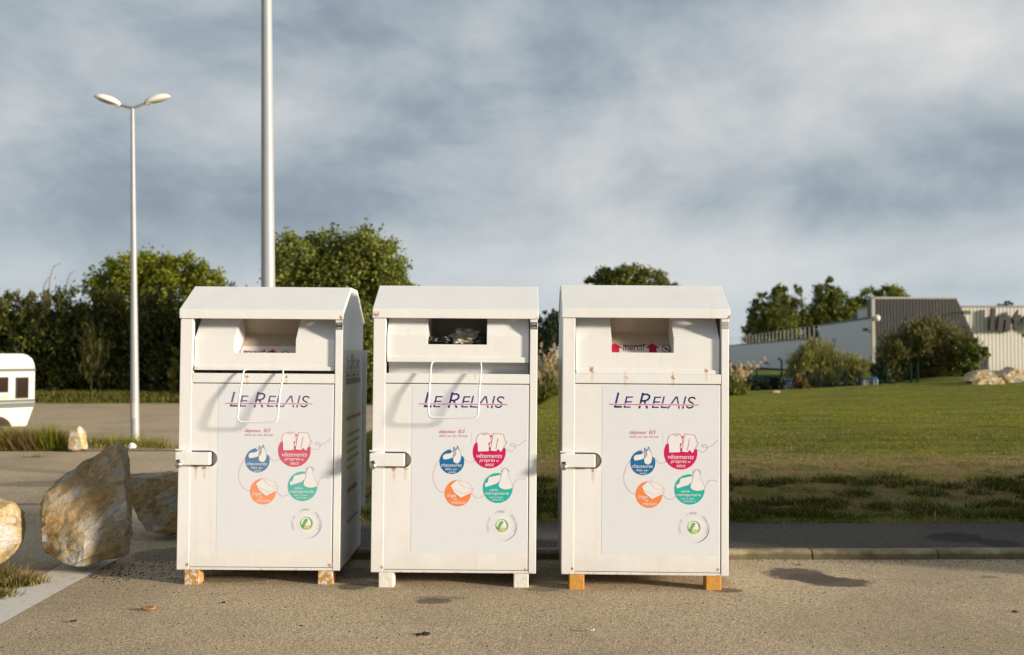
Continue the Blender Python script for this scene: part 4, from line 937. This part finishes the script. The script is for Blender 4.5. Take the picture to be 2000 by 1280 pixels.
# side wings receding on the left, dir along (0.0889, 1)
def wing(d0, d1, h, name):
    X = lambda d: 39.9+.0889*(d-110)-40
    yb = d0-SY+.05; ym = max(yb+.5, 8.2)
    ft = [(X(d0), yb), (X(d0)+.9, yb), (X(d0)+.9, ym), (X(d0)+(14 if d0 < 120 else 6), ym), (X(d1)+6, d1-SY), (X(d1), d1-SY)]
    mb = MB(); mb.prism(ft, 2, 0, h)
    return mb.build(name, clad('wing cladding', (.60, .61, .60), (.50, .51, .51), 1.2, .5), store), X
w1, XF = wing(110, 137, 6.2, 'wing'); w2, _ = wing(137.02, 290, 4.5, 'low_wing')
def coping(d0, d1, h):
    mb = MB(); mb.add([(XF(d)+o, d-SY, z) for z in (h, h+.22) for d in (d0, d1) for o in (-.08, .3)], [(0, 1, 3, 2), (4, 6, 7, 5), (0, 4, 5, 1), (2, 3, 7, 6), (0, 2, 6, 4), (1, 5, 7, 3)])
    mb.build('coping', M('coping dark', (.05, .05, .05), .5), store)
coping(110.1, 137, 6.2); coping(137.1, 290, 4.5)
rail = MB()
for z in (1.75,): rail.tube([(XF(138)+.25, 138-SY, 4.6+z), (XF(290)+.25, 290-SY, 4.6+z)], .03, 6)
rail = rail.build('roof_railing', M('railing pale', (.36, .35, .32), .5), store)
d = 138.5
while d < 288:
    mb = MB(); wv = .10 if d < 215 else .05
    mb.box(XF(d)+.2, XF(d)+.2+wv, d-SY, d-SY+wv, 4.72, 6.34); mb.build('post', M('railing pale'), rail, bevel=.01); d += 3.0+(d-138)*.02
for (px, py, dd, w_, h_) in ((1630, 672, 128, .5, .75),):
    x = XF(dd); mb = MB(); z = SP(px, py, dd).z; mb.box(x-.06, x+.02, dd-SY-.9, dd-SY+.9, z-h_/1, z+h_/1); mb.build('window', M('store window', (.05, .09, .10), .2), store)
for (px, py, dd) in ((1520, 702, 165), (1503, 710, 178), (1437, 714, 225), (1701, 645, 111.2)):
    x = XF(dd); z = SP(px, py, dd).z; mb = MB(); mb.box(x-.75, x-.30, dd-SY-.25, dd-SY+.25, z-.12, z+.22); mb.tube([(x-.35, dd-SY, z), (x, dd-SY, z-.25)], .05, 6); mb.build('wall_light', M('wall light grey', (.09, .10, .10), .5), store)
# roof plant
mb = MB(); p = SP(1690, 620, 122)
M('unit white', (.66, .66, .63), .5); M('unit dark', (.05, .05, .05), .6)
for (x0, x1, zt, mm) in ((-.6, 1.3, 7.3, 'unit white'), (-2.2, -.75, 7.05, 'unit dark'), (1.4, 3.2, 7.6, 'unit dark')):
    mb = MB(); mb.box(p.x+x0, p.x+x1, 8, 10.5, 6.2, zt); mb.build('roof_unit', M(mm), store, bevel=.05)
mb = MB(); p = SP(1709, 622, SY); mb.ball((p.x, -.5, p.z), .38); mb.build('camera_dome', M('unit white'), store, smooth=True)
mb = MB(); p = SP(1886, 611, SY-1.6); q = SP(1868, 611, SY)
mb.tube([(q.x-.2, .0, q.z), (p.x, -1.6, p.z)], .06, 6); mb.box(p.x-.45, p.x+.45, -1.9, -1.5, p.z-.2, p.z+.22)
mb.build('floodlight', M('wall light grey'), store, bevel=.02)
mb = MB(); p = SP(1928, 735, SY+2.4); mb.box(p.x, p.x+.12, 2.36, 2.497, 0, SP(1928, 690, SY).z); mb.build('drainpipe', M('unit dark'), store)
# sign letters: thick italic sans, one mesh per letter standing proud of the facade
SIGN = M('sign brown', (.042, .034, .030), .5)
xb = 1931; base = 643
for ch, x0, x1 in (('I', 1931, 1943), ('n', 1946, 1972), ('t', 1976, 1992), ('e', 1994, 2018), ('r', 2021, 2038), ('m', 2041, 2078), ('a', 2081, 2104), ('r', 2108, 2125), ('c', 2128, 2150), ('h', 2154, 2179), ('é', 2183, 2207)):
    vs, fs = text_geo(ch, .055, .14); mnx = min(v[0] for v in vs); mxx = max(v[0] for v in vs)
    P0 = SP(x0, base, SY+2.0); P1 = SP(x1, base, SY+2.0); H = (SP(x0, 602, SY+2.0).z-P0.z)
    cap = max(v[1] for v in text_geo('I', .055, .14)[0]); qy = H/cap; qx = (P1.x-P0.x)/(mxx-mnx)
    mb = MB(); n = len(vs); F = [(P0.x+(v[0]-mnx)*qx, v[1]*qy+P0.z) for v in vs]
    mb.add([(x, 1.75, z) for x, z in F], fs); mb.add([(x, 2.15, z) for x, z in F], [tuple(reversed(f)) for f in fs])
    cnt = {}
    for f in fs:
        for i in range(len(f)):
            e = (f[i], f[(i+1) % len(f)]); kk = tuple(sorted(e)); cnt.setdefault(kk, []).append(e)
    mb.add([(x, 1.75, z) for x, z in F]+[(x, 2.15, z) for x, z in F], [(e[0][0], e[0][0]+n, e[0][1]+n, e[0][1]) for e in cnt.values() if len(e) == 1])
    mb.build('sign_letter', SIGN, store)

# green mesh fence
fz = -.62
fence = empty('mesh_fence', (at(1600, 640, 52).x, 52, fz), 'dark green welded mesh fence behind the lawn crest', 'fence')
FG = M('fence green', (.005, .022, .017), .7, spec=.08)
fpx = [1424, 1477, 1526, 1578, 1600, 1634, 1652, 1678, 1731, 1778, 1791]
xs = [at(p, 640, 52).x-fence.location.x for p in fpx]; hts = [2.05, 1.5, 2.05, 1.5, 1.5, 2.0, 1.55, 1.5, 1.95, 1.9, 1.95]
for x, h in zip(xs, hts):
    mb = MB(); mb.box(x-.045, x+.045, -.04, .04, 0, h); mb.build('post', FG, fence, bevel=.006)
mb = MB()
x = xs[0]
while x < xs[-1]: mb.box(x, x+.012, -.006, .006, .05, 1.45); x += .14
for z in (.1, .5, .9, 1.3, 1.45): mb.box(xs[0], xs[-1], -.02, -.008, z, z+.016)
mb.build('mesh_panel', FG, fence)
def wheelie(label, px, py0, py1, Y, w_, col, lid):
    p = at(px, py1, Y); h = (py1-py0)/FPX*Y; root = empty('waste_bin', p, label, 'waste bin', 'bins behind the fence')
    mb = MB(); mb.prism([(-w_*.42, 0), (w_*.42, 0), (w_*.5, h*.86), (-w_*.5, h*.86)], 1, -.35, .35); mb.build('body', col, root, bevel=.02)
    mb = MB(); mb.box(-w_*.53, w_*.53, -.4, .4, h*.865, h); mb.build('lid', lid, root, bevel=.03)
    for s in (-1, 1):
        mb = MB(); mb.box(s*w_*.5-.03, s*w_*.5+.03, -.45, -.38, -.1, h*.86); mb.build('leg', M('bin post pale', (.55, .56, .55), .5), root)
BLUE = M('bin blue', (.02, .10, .42), .4); GREYB = M('bin grey', (.20, .21, .22), .5); TEALB = M('bin green', (.012, .07, .055), .5)
wheelie('grey waste bin with blue rim and lid behind the small pale stone', 1541, 741, 768, 50.5, .62, GREYB, BLUE)
wheelie('waste bin with a blue side between the two broom bushes', 1692, 738, 765, 53, .55, GREYB, TEALB)
wheelie('plain blue waste bin at the right of the grey one between the broom bushes', 1703, 737, 765, 54, .28, BLUE, BLUE)
def skip_box(label, px0, px1, py0, Y, zb):
    p = at((px0+px1)/2, 640, Y); w_ = (px1-px0)/FPX*Y; h = at(px0, py0, Y).z-zb
    root = empty('green_container', (p.x, Y, zb), label, 'container'); mb = MB()
    mb.box(-w_/2, w_/2, 0, 2, 0, h); n = 6
    for i in range(n+1): mb.box(-w_/2+i*w_/n*.97, -w_/2+i*w_/n*.97+.08, -.06, -.001, .1, h-.1)
    mb.build('body', TEALB, root, bevel=.02)
    mb = MB(); mb.box(-w_/2-.06, w_/2+.06, -.08, 2.05, h, h+.1); mb.build('rim', M('rim green', (.02, .10, .08), .5), root)
skip_box('dark green waste container behind the mesh fence right of the pampas grass', 1452, 1522, 736, 62, -.6)
for (nm, lb, px, Y, bl, n) in (('scrub_bush', 'low dark shrub between the pampas grass and the green container', 1462, 47, [(1455, 756, .5, .5, .4), (1478, 758, .5, .5, .35), (1505, 760, .5, .5, .3), (1520, 752, .3, .4, .4)], 5200),
                               ('scrub_bush', 'dark undergrowth below the gap between the two broom bushes', 1700, 56, [(1690, 762, .8, .5, .5), (1715, 740, .5, .5, .9), (1660, 762, .8, .5, .4), (1740, 762, .8, .5, .4), (1630, 764, .7, .5, .4)], 7000),
                               ('scrub_bush', 'dry brownish scrub right of the grey and blue waste bin', 1568, 50, [(1562, 752, .35, .4, .4), (1572, 760, .4, .4, .3)], 1500)):
    tree(nm, lb, px, Y, -.5, bl, n, .2, L_BROWN if 'brownish' in lb else L_DARK, 70+px, .8, .03, 'bush', 'low scrub along the fence', up=.3, limbs=3)

# ---------------------------------------------------------------- litter on the road
def dry_leaf(px, py, s, label, col, rot):
    x, y = gp(px, py); mb = MB(); n = 7
    for i in range(n):
        t = i/(n-1); wv = s*.32*math.sin(math.pi*min(1, t*.93+.05)); z = .006+.05*s*4*(t-.5)**2
        mb.v += [(s*(t-.5), -wv, z+.16*s), (s*(t-.5), 0, z), (s*(t-.5), wv*1.1, z+.22*s)]
    for i in range(n-1):
        for j in range(2): a = i*3+j; mb.f.append([a, a+1, a+4, a+3]); mb.mi.append(0)
    o = mb.build('dry_leaf', M('leaf '+label[:9], col, .7, var=.3, scale=60), None, smooth=True, solid=.0012)
    o.location = (x, y, .001); o.rotation_euler = (0, 0, rot); return tag(o, label, 'leaf')
dry_leaf(290, 1194, .085, 'curled orange-brown dry leaf lying on the road in front of the left bank', (.45, .22, .07), .3)
dry_leaf(1152, 1235, .055, 'cream flat scrap of leaf on the road in front of the right bank', (.62, .54, .34), .1)
dry_leaf(144, 1217, .04, 'small dark leaf on the road at the lower left', (.06, .045, .035), .8)
def clod(px, py, s, label, seed, mat):
    x, y = gp(px, py); o = lump('debris', label, 'debris', (x, y, s*.3), (s, s*.7, s*.4), mat, seed, .7); del o['group']; return o
DB = M('debris dark', (.03, .026, .022), .9)
clod(818, 1241, .018, 'left of the two dark crumbs on the road before the middle bank', 3, DB); clod(832, 1240, .022, 'right and bigger of the two dark crumbs on the road before the middle bank', 5, DB)
clod(437, 1178, .012, 'dark speck on the road before the left bank, right of the dry leaf', 6, DB); clod(1982, 1196, .014, 'dark pebble on the road at the right picture edge', 7, DB)
clod(590, 1223, .010, 'reddish crumb on the road between the left and middle banks', 8, M('crumb red', (.16, .06, .04), .9)); clod(1562, 1104, .016, 'brown crumb by the kerb just above the long oil stain', 9, M('crumb brown', (.22, .13, .06), .9))
clod(1584, 1085, .028, 'round pale pebble resting against the kerb right of the right bank', 10, M('pebble pale', (.45, .40, .28), .9))
o = lump('litter', 'white crumpled paper ball at the foot of the slim street lamp', 'litter', (at(277, 862, 17.6).x, 17.15, .07), (.06, .05, .055), M('paper white', (.8, .8, .78), .7), 4, .3); del o['group']
rd = random.Random(5); V = []; F = []
mb = MB()
for i in range(260):
    px = rd.uniform(165, 350); py = rd.uniform(1098, 1132) if rd.random() < .8 else rd.uniform(1085, 1160)
    x, y = gp(px, py); s = rd.uniform(.003, .009); mb.add([(x-s, y, 0), (x+s, y-s*.6, 0), (x+s*.4, y+s, 0), (x, y, s*1.2)], [(0, 1, 3), (1, 2, 3), (2, 0, 3)])
for i in range(700):
    px = rd.uniform(0, 2000); py = 1090+rd.random()**1.5*190
    x, y = gp(px, py); s = rd.uniform(.002, .006); mb.add([(x-s, y, 0), (x+s, y-s*.6, 0), (x+s*.4, y+s, 0), (x, y, s*1.1)], [(0, 1, 3), (1, 2, 3), (2, 0, 3)], rd.choice((0, 0, 1)))
for i in range(1100):
    x = rd.uniform(1.9, 5.5) if rd.random() < .8 else rd.uniform(-2.8, 5.5); y = 7.92-abs(rd.gauss(0, .09)); s = rd.uniform(.002, .007)
    mb.add([(x-s, y, 0), (x+s, y-s*.6, 0), (x+s*.4, y+s, 0), (x, y, s*1.2)], [(0, 1, 3), (1, 2, 3), (2, 0, 3)], rd.choice((0, 1, 1, 1)))
tag(mb.build('gravel', [DB, M('grit pale', (.5, .45, .36), .9)]), kind='stuff')
